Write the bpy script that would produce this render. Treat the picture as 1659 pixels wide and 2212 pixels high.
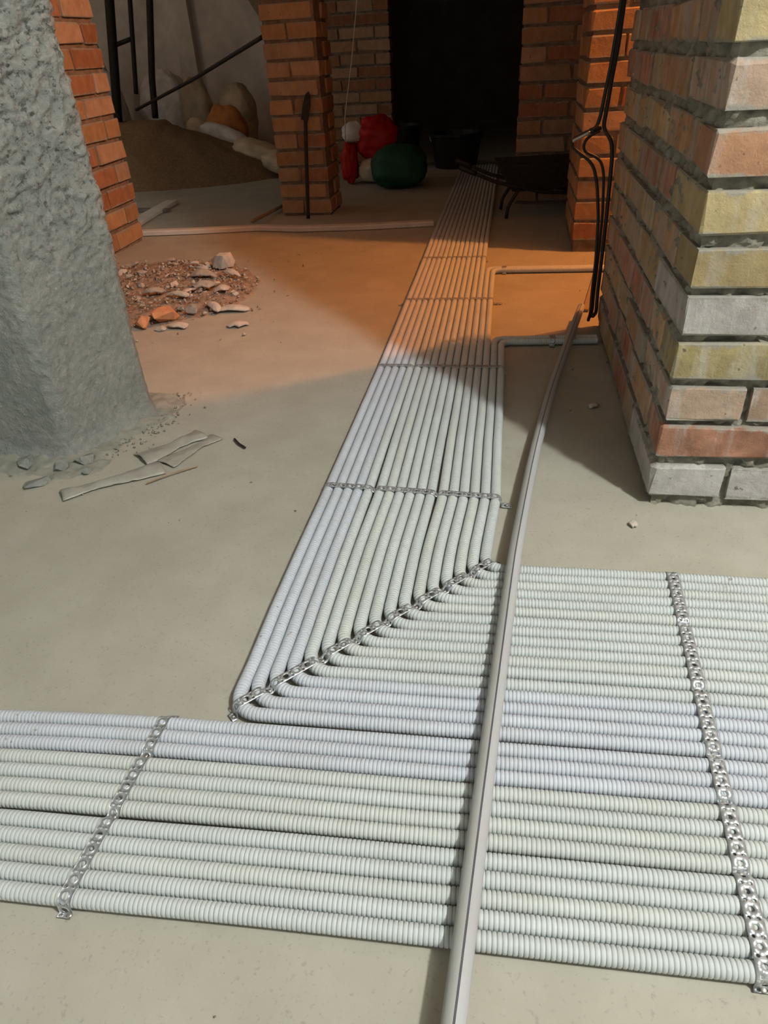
import bpy, bmesh, math, random
import numpy as np
from mathutils import Vector, Matrix

for o in list(bpy.data.objects):
    bpy.data.objects.remove(o, do_unlink=True)
scene = bpy.context.scene
C = scene.collection
random.seed(7)
RNG = np.random.default_rng(11)

# ------------------------------------------------------------------ camera
CAM_H = 0.755
cam_d = bpy.data.cameras.new('camera')
cam_d.sensor_fit = 'VERTICAL'
cam_d.sensor_height = 24.0
cam_d.lens = 1497.0 / 2212.0 * 24.0
cam_d.clip_start = 0.02
cam = bpy.data.objects.new('camera', cam_d)
C.objects.link(cam)
_r = Vector((0.98634692, 0.15696094, -0.04982979))      # image right
_d = Vector((0.04689539, -0.55776714, -0.82867161))     # image down
_f = Vector((-0.15786249, 0.81502091, -0.55751265))     # view direction
M = Matrix(((_r.x, -_d.x, -_f.x, 0.0), (_r.y, -_d.y, -_f.y, 0.0), (_r.z, -_d.z, -_f.z, CAM_H), (0, 0, 0, 1)))
cam.matrix_world = M
scene.camera = cam

# ------------------------------------------------------------------ world, lamps, exposure
world = bpy.data.worlds.new('world')
scene.world = world
world.use_nodes = True
bg = world.node_tree.nodes['Background']
bg.inputs[0].default_value = (0.95, 1.0, 0.92, 1)
bg.inputs[1].default_value = 0.50
vs = scene.view_settings
vs.view_transform = 'Standard'
vs.look = 'None'
vs.gamma = 1.0
vs.use_curve_mapping = False
vs.exposure = 0.0


def point_lamp(name, loc, power, color, radius):
    l = bpy.data.lights.new(name, 'POINT')
    l.energy = power
    l.color = color
    l.shadow_soft_size = radius
    o = bpy.data.objects.new(name, l)
    o.location = loc
    C.objects.link(o)
    return o


point_lamp('white_work_lamp', (1.285, -0.109, 2.38), 262.0, (0.97, 1.0, 0.97), 0.065)
point_lamp('warm_work_lamp', (1.31, 2.806, 2.2), 205.0, (1.0, 0.32, 0.065), 0.05)

point_lamp('rear_room_bulb', (-3.95, 5.15, 2.25), 9.0, (1.0, 0.70, 0.50), 0.05)  # added fill brightening the rear sacks and wall, no source known there


# ------------------------------------------------------------------ helpers
def _hash(ix, iy, iz, seed):
    h = (ix * 374761393 + iy * 668265263 + iz * 2147483647 + seed * 974634777) & 0xFFFFFFFF
    h = ((h ^ (h >> 13)) * 1274126177) & 0xFFFFFFFF
    h = (h ^ (h >> 16)) & 0xFFFFFFFF
    return h / 4294967295.0


def vnoise(P, seed=0):
    P = np.asarray(P, dtype=float)
    F = np.floor(P).astype(np.int64)
    t = P - F
    t = t * t * (3 - 2 * t)
    out = np.zeros(len(P))
    for dx in (0, 1):
        wx = t[:, 0] if dx else 1 - t[:, 0]
        for dy in (0, 1):
            wy = t[:, 1] if dy else 1 - t[:, 1]
            for dz in (0, 1):
                wz = t[:, 2] if dz else 1 - t[:, 2]
                out += wx * wy * wz * _hash(F[:, 0] + dx, F[:, 1] + dy, F[:, 2] + dz, seed)
    return out * 2 - 1


def fbm(P, octv=4, seed=0, gain=0.5):
    P = np.asarray(P, dtype=float)
    a, s, out = 1.0, 0.0, np.zeros(len(P))
    for i in range(octv):
        out += a * vnoise(P * (2.03 ** i), seed + i * 17)
        s += a
        a *= gain
    return out / s


def tag(o, label=None, cat=None, group=None, kind=None):
    if label:
        o['label'] = label
    if cat:
        o['category'] = cat
    if group:
        o['group'] = group
    if kind:
        o['kind'] = kind
    return o


def empty(name, loc=(0, 0, 0), rz=0.0):
    o = bpy.data.objects.new(name, None)
    o.empty_display_size = 0.05
    o.location = loc
    o.rotation_euler = (0, 0, rz)
    C.objects.link(o)
    return o


def link_mesh(name, me, mat, parent=None, smooth=False):
    if mat is not None and len(me.materials) == 0:
        me.materials.append(mat)
    if smooth:
        me.polygons.foreach_set('use_smooth', [True] * len(me.polygons))
    o = bpy.data.objects.new(name, me)
    C.objects.link(o)
    if parent is not None:
        o.parent = parent
    return o


def arrays_mesh(name, V, Q):
    """V (n,3) float, Q (m,k) int faces all of the same size k"""
    V = np.ascontiguousarray(V, dtype=np.float32)
    Q = np.ascontiguousarray(Q, dtype=np.int32)
    me = bpy.data.meshes.new(name)
    me.vertices.add(len(V))
    me.vertices.foreach_set('co', V.ravel())
    k = Q.shape[1]
    me.loops.add(Q.size)
    me.loops.foreach_set('vertex_index', Q.ravel())
    me.polygons.add(len(Q))
    me.polygons.foreach_set('loop_start', np.arange(0, Q.size, k, dtype=np.int32))
    me.polygons.foreach_set('loop_total', np.full(len(Q), k, dtype=np.int32))
    me.update(calc_edges=True)
    me.validate()
    return me


def py_mesh(name, V, Fc):
    me = bpy.data.meshes.new(name)
    me.from_pydata([tuple(v) for v in V], [], [tuple(int(i) for i in f) for f in Fc])
    me.validate()
    me.update()
    return me


def bm_obj(name, bm, mat, parent=None, smooth=False):
    me = bpy.data.meshes.new(name)
    bmesh.ops.recalc_face_normals(bm, faces=bm.faces)
    bm.to_mesh(me)
    bm.free()
    return link_mesh(name, me, mat, parent, smooth)


def grid_faces(nu, nv, wrap_u=False, off=0):
    iu = np.arange(nu if wrap_u else nu - 1)
    iv = np.arange(nv - 1)
    A, B = np.meshgrid(iu, iv, indexing='ij')
    A2 = (A + 1) % nu
    f = np.stack([A * nv + B, A2 * nv + B, A2 * nv + B + 1, A * nv + B + 1], -1).reshape(-1, 4)
    return f + off


# ------------------------------------------------------------------ node materials
class N:
    def __init__(self, name):
        m = bpy.data.materials.new(name)
        m.use_nodes = True
        self.m = m
        self.t = m.node_tree
        self.p = self.t.nodes['Principled BSDF']

    def n(self, kind, **kw):
        x = self.t.nodes.new(kind)
        for k, v in kw.items():
            if k in x.inputs:
                x.inputs[k].default_value = v
            else:
                setattr(x, k, v)
        return x

    def l(self, a, b):
        self.t.links.new(a, b)

    def pos(self, scale=(1, 1, 1), rnd=0.0):
        g = self.n('ShaderNodeNewGeometry')
        mp = self.n('ShaderNodeMapping')
        mp.inputs['Scale'].default_value = scale
        if rnd:
            oi = self.n('ShaderNodeObjectInfo')
            mu = self.n('ShaderNodeMath', operation='MULTIPLY')
            self.l(oi.outputs['Random'], mu.inputs[0])
            mu.inputs[1].default_value = rnd
            self.l(mu.outputs[0], mp.inputs['Location'])
        self.l(g.outputs['Position'], mp.inputs['Vector'])
        return mp.outputs['Vector']

    def noise(self, vec, scale, detail=4.0, rough=0.55):
        x = self.n('ShaderNodeTexNoise')
        x.inputs['Scale'].default_value = scale
        x.inputs['Detail'].default_value = detail
        x.inputs['Roughness'].default_value = rough
        self.l(vec, x.inputs['Vector'])
        return x.outputs['Fac']

    def ramp(self, fac, stops):
        r = self.n('ShaderNodeValToRGB')
        cr = r.color_ramp
        while len(cr.elements) > len(stops):
            cr.elements.remove(cr.elements[-1])
        while len(cr.elements) < len(stops):
            cr.elements.new(0.5)
        for e, (p, c) in zip(cr.elements, stops):
            e.position = p
            e.color = (c[0], c[1], c[2], 1) if not isinstance(c, float) else (c, c, c, 1)
        self.l(fac, r.inputs[0])
        return r.outputs[0]

    def mix(self, fac, a, b, mode='MIX'):
        x = self.n('ShaderNodeMix', data_type='RGBA', blend_type=mode)
        for v, s in ((fac, x.inputs[0]), (a, x.inputs[6]), (b, x.inputs[7])):
            if isinstance(v, (int, float)):
                s.default_value = v
            elif isinstance(v, tuple):
                s.default_value = (v[0], v[1], v[2], 1)
            else:
                self.l(v, s)
        return x.outputs[2]

    def bump(self, h, strength=0.5, dist=0.002, prev=None):
        b = self.n('ShaderNodeBump')
        b.inputs['Strength'].default_value = strength
        b.inputs['Distance'].default_value = dist
        self.l(h, b.inputs['Height'])
        if prev is not None:
            self.l(prev, b.inputs['Normal'])
        return b.outputs[0]

    def done(self, col=None, rough=0.8, metal=0.0, normal=None, spec=0.3):
        if col is not None:
            if isinstance(col, tuple):
                self.p.inputs['Base Color'].default_value = (col[0], col[1], col[2], 1)
            else:
                self.l(col, self.p.inputs['Base Color'])
        if isinstance(rough, (int, float)):
            self.p.inputs['Roughness'].default_value = rough
        else:
            self.l(rough, self.p.inputs['Roughness'])
        self.p.inputs['Metallic'].default_value = metal
        self.p.inputs['Specular IOR Level'].default_value = spec
        if normal is not None:
            self.l(normal, self.p.inputs['Normal'])
        return self.m


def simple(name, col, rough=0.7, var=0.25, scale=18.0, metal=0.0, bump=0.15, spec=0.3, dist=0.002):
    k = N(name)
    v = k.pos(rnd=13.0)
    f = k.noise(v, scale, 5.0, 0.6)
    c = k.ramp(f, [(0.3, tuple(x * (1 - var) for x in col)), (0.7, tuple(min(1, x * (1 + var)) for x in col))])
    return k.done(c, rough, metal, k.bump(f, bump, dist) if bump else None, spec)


def mat_floor():
    k = N('dusty_screed')
    v = k.pos()
    big = k.noise(v, 1.6, 5.0, 0.55)
    mid = k.noise(v, 9.0, 6.0, 0.6)
    fine = k.noise(v, 170.0, 3.0, 0.6)
    c1 = k.ramp(big, [(0.3, (0.325, 0.308, 0.250)), (0.7, (0.395, 0.378, 0.315))])
    c2 = k.mix(0.35, c1, k.ramp(mid, [(0.32, (0.285, 0.268, 0.212)), (0.68, (0.42, 0.402, 0.335))]))
    speck = k.ramp(fine, [(0.30, 0.72), (0.40, 1.0)])
    c3 = k.mix(0.6, c2, speck, 'MULTIPLY')
    st = k.noise(v, 3.1, 3.0, 0.5)
    c4 = k.mix(k.ramp(st, [(0.60, 0.0), (0.68, 0.25)]), c3, (0.46, 0.445, 0.38))
    nb = k.bump(mid, 0.25, 0.006)
    nb = k.bump(fine, 0.25, 0.0012, nb)
    return k.done(c4, 0.78, 0, nb, 0.25)


def mat_plaster():
    k = N('rough_cement_render')
    v = k.pos()
    a = k.noise(v, 7.0, 6.0, 0.6)
    b = k.noise(v, 60.0, 5.0, 0.65)
    c = k.ramp(a, [(0.28, (0.165, 0.185, 0.165)), (0.5, (0.228, 0.238, 0.218)), (0.74, (0.29, 0.288, 0.26))])
    c = k.mix(0.4, c, k.ramp(b, [(0.3, (0.14, 0.16, 0.14)), (0.65, (0.32, 0.325, 0.30))]))
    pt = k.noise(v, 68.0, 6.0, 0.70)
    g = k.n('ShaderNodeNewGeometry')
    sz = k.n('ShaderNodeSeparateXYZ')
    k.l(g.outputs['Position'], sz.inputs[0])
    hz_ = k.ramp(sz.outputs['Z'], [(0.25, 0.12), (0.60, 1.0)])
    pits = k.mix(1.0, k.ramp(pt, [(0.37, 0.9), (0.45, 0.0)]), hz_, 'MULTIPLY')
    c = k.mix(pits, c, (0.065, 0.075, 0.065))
    c = k.mix(k.ramp(pt, [(0.60, 0.0), (0.72, 0.5)]), c, (0.43, 0.44, 0.41))
    nb = k.bump(b, 0.8, 0.006)
    nb = k.bump(pt, 0.8, 0.006, nb)
    return k.done(c, 0.9, 0, nb, 0.15)


def mat_mortar(name='grey_mortar', col=(0.215, 0.205, 0.165)):
    k = N(name)
    v = k.pos()
    a = k.noise(v, 30.0, 6.0, 0.65)
    b = k.noise(v, 180.0, 4.0, 0.6)
    c = k.ramp(a, [(0.3, tuple(x * 0.62 for x in col)), (0.72, tuple(x * 1.4 for x in col))])
    nb = k.bump(a, 0.7, 0.006)
    nb = k.bump(b, 0.6, 0.002, nb)
    return k.done(c, 0.93, 0, nb, 0.1)


def mat_brick(name, col, effl=0.3, var=0.22, stain=0.35, streak=0.0, smear=0.85):
    """fired brick: mottled body, pale lime bloom in downward streaks, dark burns"""
    k = N(name)
    v = k.pos(rnd=31.0)
    a = k.noise(v, 22.0, 5.0, 0.6)
    f = k.noise(v, 260.0, 3.0, 0.6)
    vs_ = k.pos((30.0, 30.0, 5.0), rnd=17.0)
    s = k.noise(vs_, 1.0, 4.0, 0.62)
    oi = k.n('ShaderNodeObjectInfo')
    tone = k.ramp(oi.outputs['Random'], [(0.0, (0.80, 0.78, 0.76)), (0.5, (1.0, 1.0, 1.0)), (1.0, (1.14, 1.16, 1.2))])
    c = k.ramp(a, [(0.28, tuple(x * (1 - var) for x in col)), (0.72, tuple(x * (1 + var) for x in col))])
    c = k.mix(1.0, c, tone, 'MULTIPLY')
    dk = k.noise(v, 8.0, 3.0, 0.5)
    c = k.mix(k.ramp(dk, [(0.58, 0.0), (0.74, stain)]), c, tuple(x * 0.45 for x in col))
    if streak:
        s2 = k.noise(k.pos((9.0, 9.0, 1.6), rnd=7.0), 1.0, 3.0, 0.55)
        c = k.mix(k.ramp(s2, [(0.42, 0.0), (0.60, streak)]), c, (0.30, 0.285, 0.25))
    c = k.mix(k.ramp(s, [(0.50, 0.0), (0.70, effl)]), c, (0.44, 0.43, 0.40))
    # mortar smeared over the bed edges, ragged by noise; small dark pits
    tc = k.n('ShaderNodeTexCoord')
    sx = k.n('ShaderNodeSeparateXYZ')
    k.l(tc.outputs['Generated'], sx.inputs[0])
    e1 = k.n('ShaderNodeMath', operation='SUBTRACT')
    k.l(sx.outputs['Z'], e1.inputs[0])
    e1.inputs[1].default_value = 0.5
    e2 = k.n('ShaderNodeMath', operation='ABSOLUTE')
    k.l(e1.outputs[0], e2.inputs[0])
    m1 = k.noise(v, 38.0, 5.0, 0.65)
    e3 = k.n('ShaderNodeMath', operation='MULTIPLY_ADD')
    k.l(m1, e3.inputs[0])
    e3.inputs[1].default_value = 0.55
    k.l(e2.outputs[0], e3.inputs[2])
    c = k.mix(k.ramp(e3.outputs[0], [(0.665, 0.0), (0.74, smear)]), c, (0.255, 0.25, 0.215))
    pit = k.noise(v, 75.0, 2.0, 0.5)
    c = k.mix(k.ramp(pit, [(0.24, 0.8), (0.29, 0.0)]), c, tuple(x * 0.35 for x in col))
    nb = k.bump(m1, 0.55, 0.006)
    nb = k.bump(a, 0.35, 0.003, nb)
    nb = k.bump(f, 0.5, 0.0014, nb)
    return k.done(c, 0.88, 0, nb, 0.15)


def mat_conduit(name, col):
    k = N(name)
    v = k.pos(rnd=5.0)
    a = k.noise(v, 5.0, 3.0, 0.5)
    c = k.ramp(a, [(0.3, tuple(x * 0.94 for x in col)), (0.7, tuple(x * 1.05 for x in col))])
    d = k.noise(k.pos(), 95.0, 2.0, 0.5)
    gate = k.noise(k.pos((1, 1, 1)), 3.3, 1.0, 0.5)
    sp = k.mix(1.0, k.ramp(d, [(0.68, 0.0), (0.72, 0.8)]), k.ramp(gate, [(0.60, 0.0), (0.66, 1.0)]), 'MULTIPLY')
    c = k.mix(sp, c, (0.20, 0.17, 0.12))
    dust = k.noise(k.pos(), 14.0, 4.0, 0.6)
    c = k.mix(k.ramp(dust, [(0.45, 0.0), (0.75, 0.22)]), c, (0.36, 0.345, 0.295))
    return k.done(c, 0.55, 0, None, 0.35)


def mat_strap():
    k = N('galvanised_steel')
    v = k.pos()
    a = k.noise(v, 140.0, 4.0, 0.6)
    c = k.ramp(a, [(0.3, (0.36, 0.38, 0.385)), (0.7, (0.50, 0.52, 0.53))])
    r = k.ramp(a, [(0.3, 0.34), (0.7, 0.50)])
    return k.done(c, r, 0.55, None, 0.6)


def mat_sack(name, col, rough=0.6):
    k = N(name)
    v = k.pos()
    a = k.noise(v, 12.0, 4.0, 0.6)
    w = k.n('ShaderNodeTexWave', wave_type='BANDS', bands_direction='Z')
    w.inputs['Scale'].default_value = 90.0
    w.inputs['Distortion'].default_value = 1.0
    k.l(v, w.inputs['Vector'])
    c = k.ramp(a, [(0.3, tuple(x * 0.7 for x in col)), (0.7, tuple(min(1, x * 1.15) for x in col))])
    nb = k.bump(a, 0.5, 0.01)
    nb = k.bump(w.outputs['Fac'], 0.2, 0.001, nb)
    return k.done(c, rough, 0, nb, 0.25)


FLOOR = mat_floor()
PLASTER = mat_plaster()
MORTAR = mat_mortar()
MORTAR_WARM = mat_mortar('brown_mortar', (0.20, 0.14, 0.095))
WHITEWASH = simple('grubby_whitewash', (0.60, 0.56, 0.51), 0.9, 0.22, 3.5, bump=0.3, dist=0.006)
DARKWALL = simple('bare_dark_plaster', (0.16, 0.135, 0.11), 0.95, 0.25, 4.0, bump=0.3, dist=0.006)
CEIL = simple('bare_concrete_slab', (0.40, 0.38, 0.35), 0.95, 0.15, 3.0, bump=0.2)
BK = {
    'yellow': mat_brick('yellow_brick', (0.33, 0.262, 0.135), 0.30, 0.20, 0.30),
    'pale': mat_brick('pale_pink_brick', (0.325, 0.235, 0.17), 0.80, 0.24, 0.35),
    'orange': mat_brick('orange_brick', (0.345, 0.19, 0.11), 0.30, 0.18, 0.25),
    'white': mat_brick('lime_bloomed_brick', (0.36, 0.335, 0.315), 0.95, 0.2, 0.3),
    'olive': mat_brick('olive_burnt_brick', (0.30, 0.25, 0.125), 0.55, 0.28, 0.55),
    'red': mat_brick('red_brick', (0.305, 0.155, 0.10), 0.55, 0.35, 0.85),
}
BKS = [
    mat_brick('streaked_brown_brick', (0.36, 0.22, 0.12), 0.35, 0.3, 0.5, 0.6),
    mat_brick('streaked_red_brick', (0.33, 0.16, 0.10), 0.45, 0.3, 0.5, 0.5),
    mat_brick('streaked_olive_brick', (0.36, 0.26, 0.13), 0.35, 0.3, 0.5, 0.7),
]
BKO = [
    mat_brick('clean_orange_brick', (0.355, 0.20, 0.098), 0.12, 0.16, 0.3),
    mat_brick('salmon_brick', (0.36, 0.222, 0.132), 0.2, 0.16, 0.25),
    mat_brick('deep_orange_brick', (0.29, 0.13, 0.065), 0.1, 0.18, 0.35),
]
COND = [mat_conduit('cool_grey_conduit_plastic', (0.485, 0.515, 0.560)),
        mat_conduit('pale_grey_conduit_plastic', (0.495, 0.530, 0.525)),
        mat_conduit('warm_grey_conduit_plastic', (0.495, 0.523, 0.502))]
STRAP = mat_strap()
PIPE = mat_conduit('smooth_grey_plastic', (0.335, 0.34, 0.32))
PIPE_LID = mat_conduit('smooth_pale_plastic', (0.385, 0.385, 0.39))
SEAM = simple('dark_seam_strip', (0.09, 0.085, 0.10), 0.6, 0.15, 40, bump=0.0)
RCRUMB = simple('render_crumb', (0.26, 0.26, 0.225), 0.95, 0.25, 90, bump=0.0)
SPILL = simple('greenish_mortar_spill', (0.235, 0.235, 0.195), 0.95, 0.22, 30, bump=0.5, dist=0.004)
RUBBER = simple('black_rubber', (0.012, 0.011, 0.010), 0.45, 0.2, 40, bump=0.0, spec=0.4)
STEEL = simple('dull_steel', (0.42, 0.40, 0.36), 0.4, 0.2, 60, metal=0.8, bump=0.1)
RUST = simple('dark_rusty_steel', (0.035, 0.028, 0.023), 0.7, 0.35, 50, metal=0.3)
WOOD = simple('grey_wood', (0.30, 0.22, 0.14), 0.8, 0.25, 25)
SAND = simple('damp_brown_sand', (0.20, 0.125, 0.065), 0.98, 0.25, 60, bump=0.6, dist=0.006)
SACKW = mat_sack('white_woven_sack', (0.62, 0.60, 0.58))
SACKB = mat_sack('beige_woven_sack', (0.52, 0.42, 0.29))
SACKO = mat_sack('orange_net_sack', (0.50, 0.20, 0.06))
REDP = mat_sack('red_plastic_bag', (0.42, 0.012, 0.012), 0.45)
GREENP = mat_sack('green_woven_sack', (0.014, 0.075, 0.035), 0.6)
BLACKP = simple('black_bucket_plastic', (0.010, 0.011, 0.012), 0.5, 0.2, 20, bump=0.0)
DUST = simple('rubble_dust', (0.27, 0.20, 0.145), 0.98, 0.3, 45, bump=0.6, dist=0.004)
CHIP = simple('plaster_fragment', (0.47, 0.42, 0.36), 0.9, 0.22, 40)
CHIPB = simple('brick_fragment', (0.50, 0.24, 0.12), 0.9, 0.25, 40)
CHIPG = simple('cement_fragment', (0.36, 0.32, 0.275), 0.92, 0.25, 40)
CRUMB = simple('floor_crumb', (0.17, 0.145, 0.11), 0.95, 0.4, 90, bump=0.0)
FILM = simple('dusty_plastic_film', (0.29, 0.278, 0.235), 0.4, 0.16, 30, bump=0.1, spec=0.6)
TRIMW = simple('dusty_white_duct', (0.56, 0.52, 0.46), 0.6, 0.1, 14, bump=0.0)


# ------------------------------------------------------------------ the shell of the place
def rough_box(name, x0, x1, y0, y1, z0, z1, mat, step=0.02, amp=0.004, faces='FLRB', seed=1, kind=True, freq=28.0, zfine=None):
    """upright block whose visible faces are fine, unevenly displaced grids (F=-Y, L=-X, R=+X, B=+Y, T=top)"""
    Vs, Fs, off = [], [], 0
    zz = np.arange(z0, z1 + 1e-6, step)
    if zfine is not None:
        zz = np.concatenate([np.arange(z0, zfine, step), np.linspace(zfine, z1, 6)])
    if zz[-1] < z1 - 1e-6:
        zz = np.append(zz, z1)

    def axis(a, b):
        n = max(2, int(round((b - a) / step)) + 1)
        return np.linspace(a, b, n)
    for fc in faces:
        if fc in 'FB':
            u = axis(x0, x1)
            U, Z = np.meshgrid(u, zz, indexing='ij')
            Y = np.full_like(U, y0 if fc == 'F' else y1)
            P = np.stack([U, Y, Z], -1).reshape(-1, 3)
            nrm = np.array([0, -1.0 if fc == 'F' else 1.0, 0])
        elif fc in 'LR':
            u = axis(y0, y1)
            U, Z = np.meshgrid(u, zz, indexing='ij')
            X = np.full_like(U, x0 if fc == 'L' else x1)
            P = np.stack([X, U, Z], -1).reshape(-1, 3)
            nrm = np.array([-1.0 if fc == 'L' else 1.0, 0, 0])
        nu, nv = U.shape
        d = fbm(P * freq, 3, seed) * amp
        edge = np.ones((nu, nv))
        edge[0, :] = 0
        edge[-1, :] = 0
        P = P + nrm * (d * edge.ravel())[:, None]
        q = grid_faces(nu, nv, off=off)
        if fc in 'BL':
            q = q[:, ::-1]
        Vs.append(P)
        Fs.append(q)
        off += len(P)
    cap = np.array([[x0, y0, z1], [x1, y0, z1], [x1, y1, z1], [x0, y1, z1]])
    Vs.append(cap)
    Fs.append(np.array([[off, off + 1, off + 2, off + 3]]))
    o = link_mesh(name, arrays_mesh(name, np.concatenate(Vs), np.concatenate(Fs)), mat, None, False)
    if kind:
        tag(o, kind='structure')
    return o


def plain_box(name, x0, x1, y0, y1, z0, z1, mat, parent=None):
    V = [(x, y, z) for x in (x0, x1) for y in (y0, y1) for z in (z0, z1)]
    F = [(0, 1, 3, 2), (4, 6, 7, 5), (0, 4, 5, 1), (2, 3, 7, 6), (0, 2, 6, 4), (1, 5, 7, 3)]
    return link_mesh(name, py_mesh(name, V, F), mat, parent)


# floor: a fine, faintly uneven screed
gx = np.linspace(-4.35, 2.75, 141)
gy = np.linspace(-1.6, 8.65, 205)
GX, GY = np.meshgrid(gx, gy, indexing='ij')
P = np.stack([GX, GY, np.zeros_like(GX)], -1).reshape(-1, 3)
P[:, 2] = -0.0012 - 0.0010 * (1 + fbm(P * 2.2, 3, 5))
floor = link_mesh('floor', arrays_mesh('floor', P, grid_faces(141, 205)), FLOOR, None, True)
tag(floor, 'dusty beige-grey concrete screed floor under the conduits', kind='structure')

ceil = plain_box('ceiling', -4.4, 2.8, -1.6, 8.7, 2.6, 2.7, CEIL)
tag(ceil, 'bare concrete ceiling slab over the rooms', kind='structure')
w = plain_box('wall_outer_left', -4.4, -4.3, 4.2, 8.6, -.03, 2.6, WHITEWASH)
tag(w, 'whitewashed outer wall at the far left of the rear room', kind='structure')
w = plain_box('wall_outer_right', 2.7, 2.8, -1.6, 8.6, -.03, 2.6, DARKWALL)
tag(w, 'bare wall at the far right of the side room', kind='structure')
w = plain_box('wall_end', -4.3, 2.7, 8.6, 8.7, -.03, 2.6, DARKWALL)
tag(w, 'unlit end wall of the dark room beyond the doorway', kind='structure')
w = plain_box('wall_back', -4.3, -1.35, 7.2, 7.35, -.03, 2.6, WHITEWASH)
tag(w, 'grubby whitewashed back wall behind the sacks and sand', kind='structure')
plain_box('pilaster', -3.02, -2.86, 7.12, 7.2, 0, 2.6, WHITEWASH, w)
# dark diagonal band drawn by a raised batten on the back wall
bt = plain_box('batten', -0.045, 0.045, -0.02, 0.02, -0.75, 0.75, WOOD, w)
bt.location = (-2.28, 7.17, 1.18)
bt.rotation_euler = (0, math.radians(-33), 0)
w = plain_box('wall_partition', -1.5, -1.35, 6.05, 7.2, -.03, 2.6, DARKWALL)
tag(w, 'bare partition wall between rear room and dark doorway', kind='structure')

# ------------------------------------------------------------------ bricks
_brick_cache = {}


def brick_mesh(lx, ly, lz, mat, var):
    key = (round(lx, 3), round(ly, 3), round(lz, 3), mat.name, var)
    if key in _brick_cache:
        return _brick_cache[key]
    rg = np.random.default_rng(abs(hash((round(lx * 1000), round(ly * 1000), round(lz * 1000), len(mat.name), var))) % 2 ** 31)
    h = np.array([lx, ly, lz]) / 2
    V, idx = [], {}
    for sx in (-1, 1):
        for sy in (-1, 1):
            for sz in (-1, 1):
                ch = rg.uniform(0.0012, 0.0042)
                if rg.random() < 0.15:
                    ch *= 2.6
                for ax in range(3):
                    p = np.array([sx, sy, sz]) * h
                    for b in range(3):
                        if b != ax:
                            p[b] -= np.sign(p[b]) * ch
                    p = p + rg.uniform(-0.0022, 0.0022, 3)
                    idx[(sx, sy, sz, ax)] = len(V)
                    V.append(p)
    F = []
    for ax in range(3):
        o1, o2 = (ax + 1) % 3, (ax + 2) % 3
        for s in (-1, 1):
            quad = []
            for a, b in ((-1, -1), (1, -1), (1, 1), (-1, 1)):
                k = [0, 0, 0]
                k[ax], k[o1], k[o2] = s, a, b
                quad.append(idx[(k[0], k[1], k[2], ax)])
            F.append(quad if s > 0 else quad[::-1])
        for a in (-1, 1):
            for b in (-1, 1):
                k1 = [0, 0, 0]
                k1[o1], k1[o2] = a, b
                q = []
                for s, f in ((-1, o1), (1, o1), (1, o2), (-1, o2)):
                    k = list(k1)
                    k[ax] = s
                    q.append(idx[(k[0], k[1], k[2], f)])
                F.append(q)
    for sx in (-1, 1):
        for sy in (-1, 1):
            for sz in (-1, 1):
                F.append([idx[(sx, sy, sz, a)] for a in range(3)])
    bm = bmesh.new()
    bv = [bm.verts.new(v) for v in V]
    for f in F:
        bm.faces.new([bv[i] for i in f])
    bmesh.ops.recalc_face_normals(bm, faces=bm.faces)
    me = bpy.data.meshes.new('brick')
    bm.to_mesh(me)
    bm.free()
    me.materials.append(mat)
    _brick_cache[key] = me
    return me


def brick(parent, x0, x1, y0, y1, z0, z1, mat, jit=0.002):
    lx, ly, lz = [round(v, 2) if v > 0.09 else round(v, 3) for v in (x1 - x0, y1 - y0, z1 - z0)]
    me = brick_mesh(x1 - x0, y1 - y0, z1 - z0, mat, random.randrange(3))
    o = bpy.data.objects.new('brick', me)
    C.objects.link(o)
    o.parent = parent
    o.location = ((x0 + x1) / 2 + random.uniform(-jit, jit), (y0 + y1) / 2 + random.uniform(-jit, jit), (z0 + z1) / 2)
    o.rotation_euler = (random.uniform(-.010, .010), random.uniform(-.012, .012), random.uniform(-.012, .012))
    return o


# ---- near brick wall on the right: front face at Y=1.171, side face at X=0.285
WX, WY, WYB = 0.285, 1.171, 2.201
wr = rough_box('wall_right', WX + 0.010, 1.06, WY + 0.011, WYB - 0.008, -0.002, 2.6, MORTAR, step=0.008, amp=0.021, faces='FLRB', seed=3, freq=62, zfine=1.15)
tag(wr, 'near brick wall end with thick ragged grey mortar joints', kind='structure')
Z = [(.021, .087), (.105, .168), (.182, .242), (.257, .322), (.335, .399), (.412, .472), (.492, .553), (.573, .635), (.655, .716), (.735, .796)]
z = 0.815
while z < 1.5:
    Z.append((z, z + 0.062))
    z += 0.080
FRONT = [('white', .127), ('red', .250), ('pale', .124), ('olive', .250), ('white', .135), ('yellow', .250), ('yellow', .180), ('orange', .250), ('pale', .180), ('yellow', .250)]
names = list(BK)
for i, (z0, z1) in enumerate(Z):
    col, wdt = FRONT[i] if i < len(FRONT) else (random.choice(names), random.choice((.124, .25)))
    depth = 0.25 if wdt < 0.2 else 0.12
    x = WX + random.uniform(-.003, .004)
    brick(wr, x, x + wdt, WY - random.uniform(0, .004), WY + depth, z0, z1, BK[col], 0.001)
    x += wdt + 0.012
    j = 0
    while x < 1.02:
        w2 = (.25 if i % 2 == 0 else .12) if j % 2 == 0 else .25
        w2 = min(w2, 1.06 - x)
        c2 = {0: 'white', 2: 'pale', 4: 'white'}.get(i, random.choice(names)) if j == 0 else random.choice(names)
        if w2 > .04:
            brick(wr, x, x + w2, WY - random.uniform(-.002, .004), WY + .12, z0, z1, BK[c2])
        x += w2 + 0.012
        j += 1
    y = WY + depth + 0.011
    j = i
    while y < WYB - .03:
        l2 = min(.25 if j % 3 else .12, WYB - y)
        if l2 > .035:
            brick(wr, WX + random.uniform(-.003, .003), WX + .12, y, y + l2, z0, z1, random.choice(BKS))
        y += l2 + 0.011
        j += 1


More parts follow.
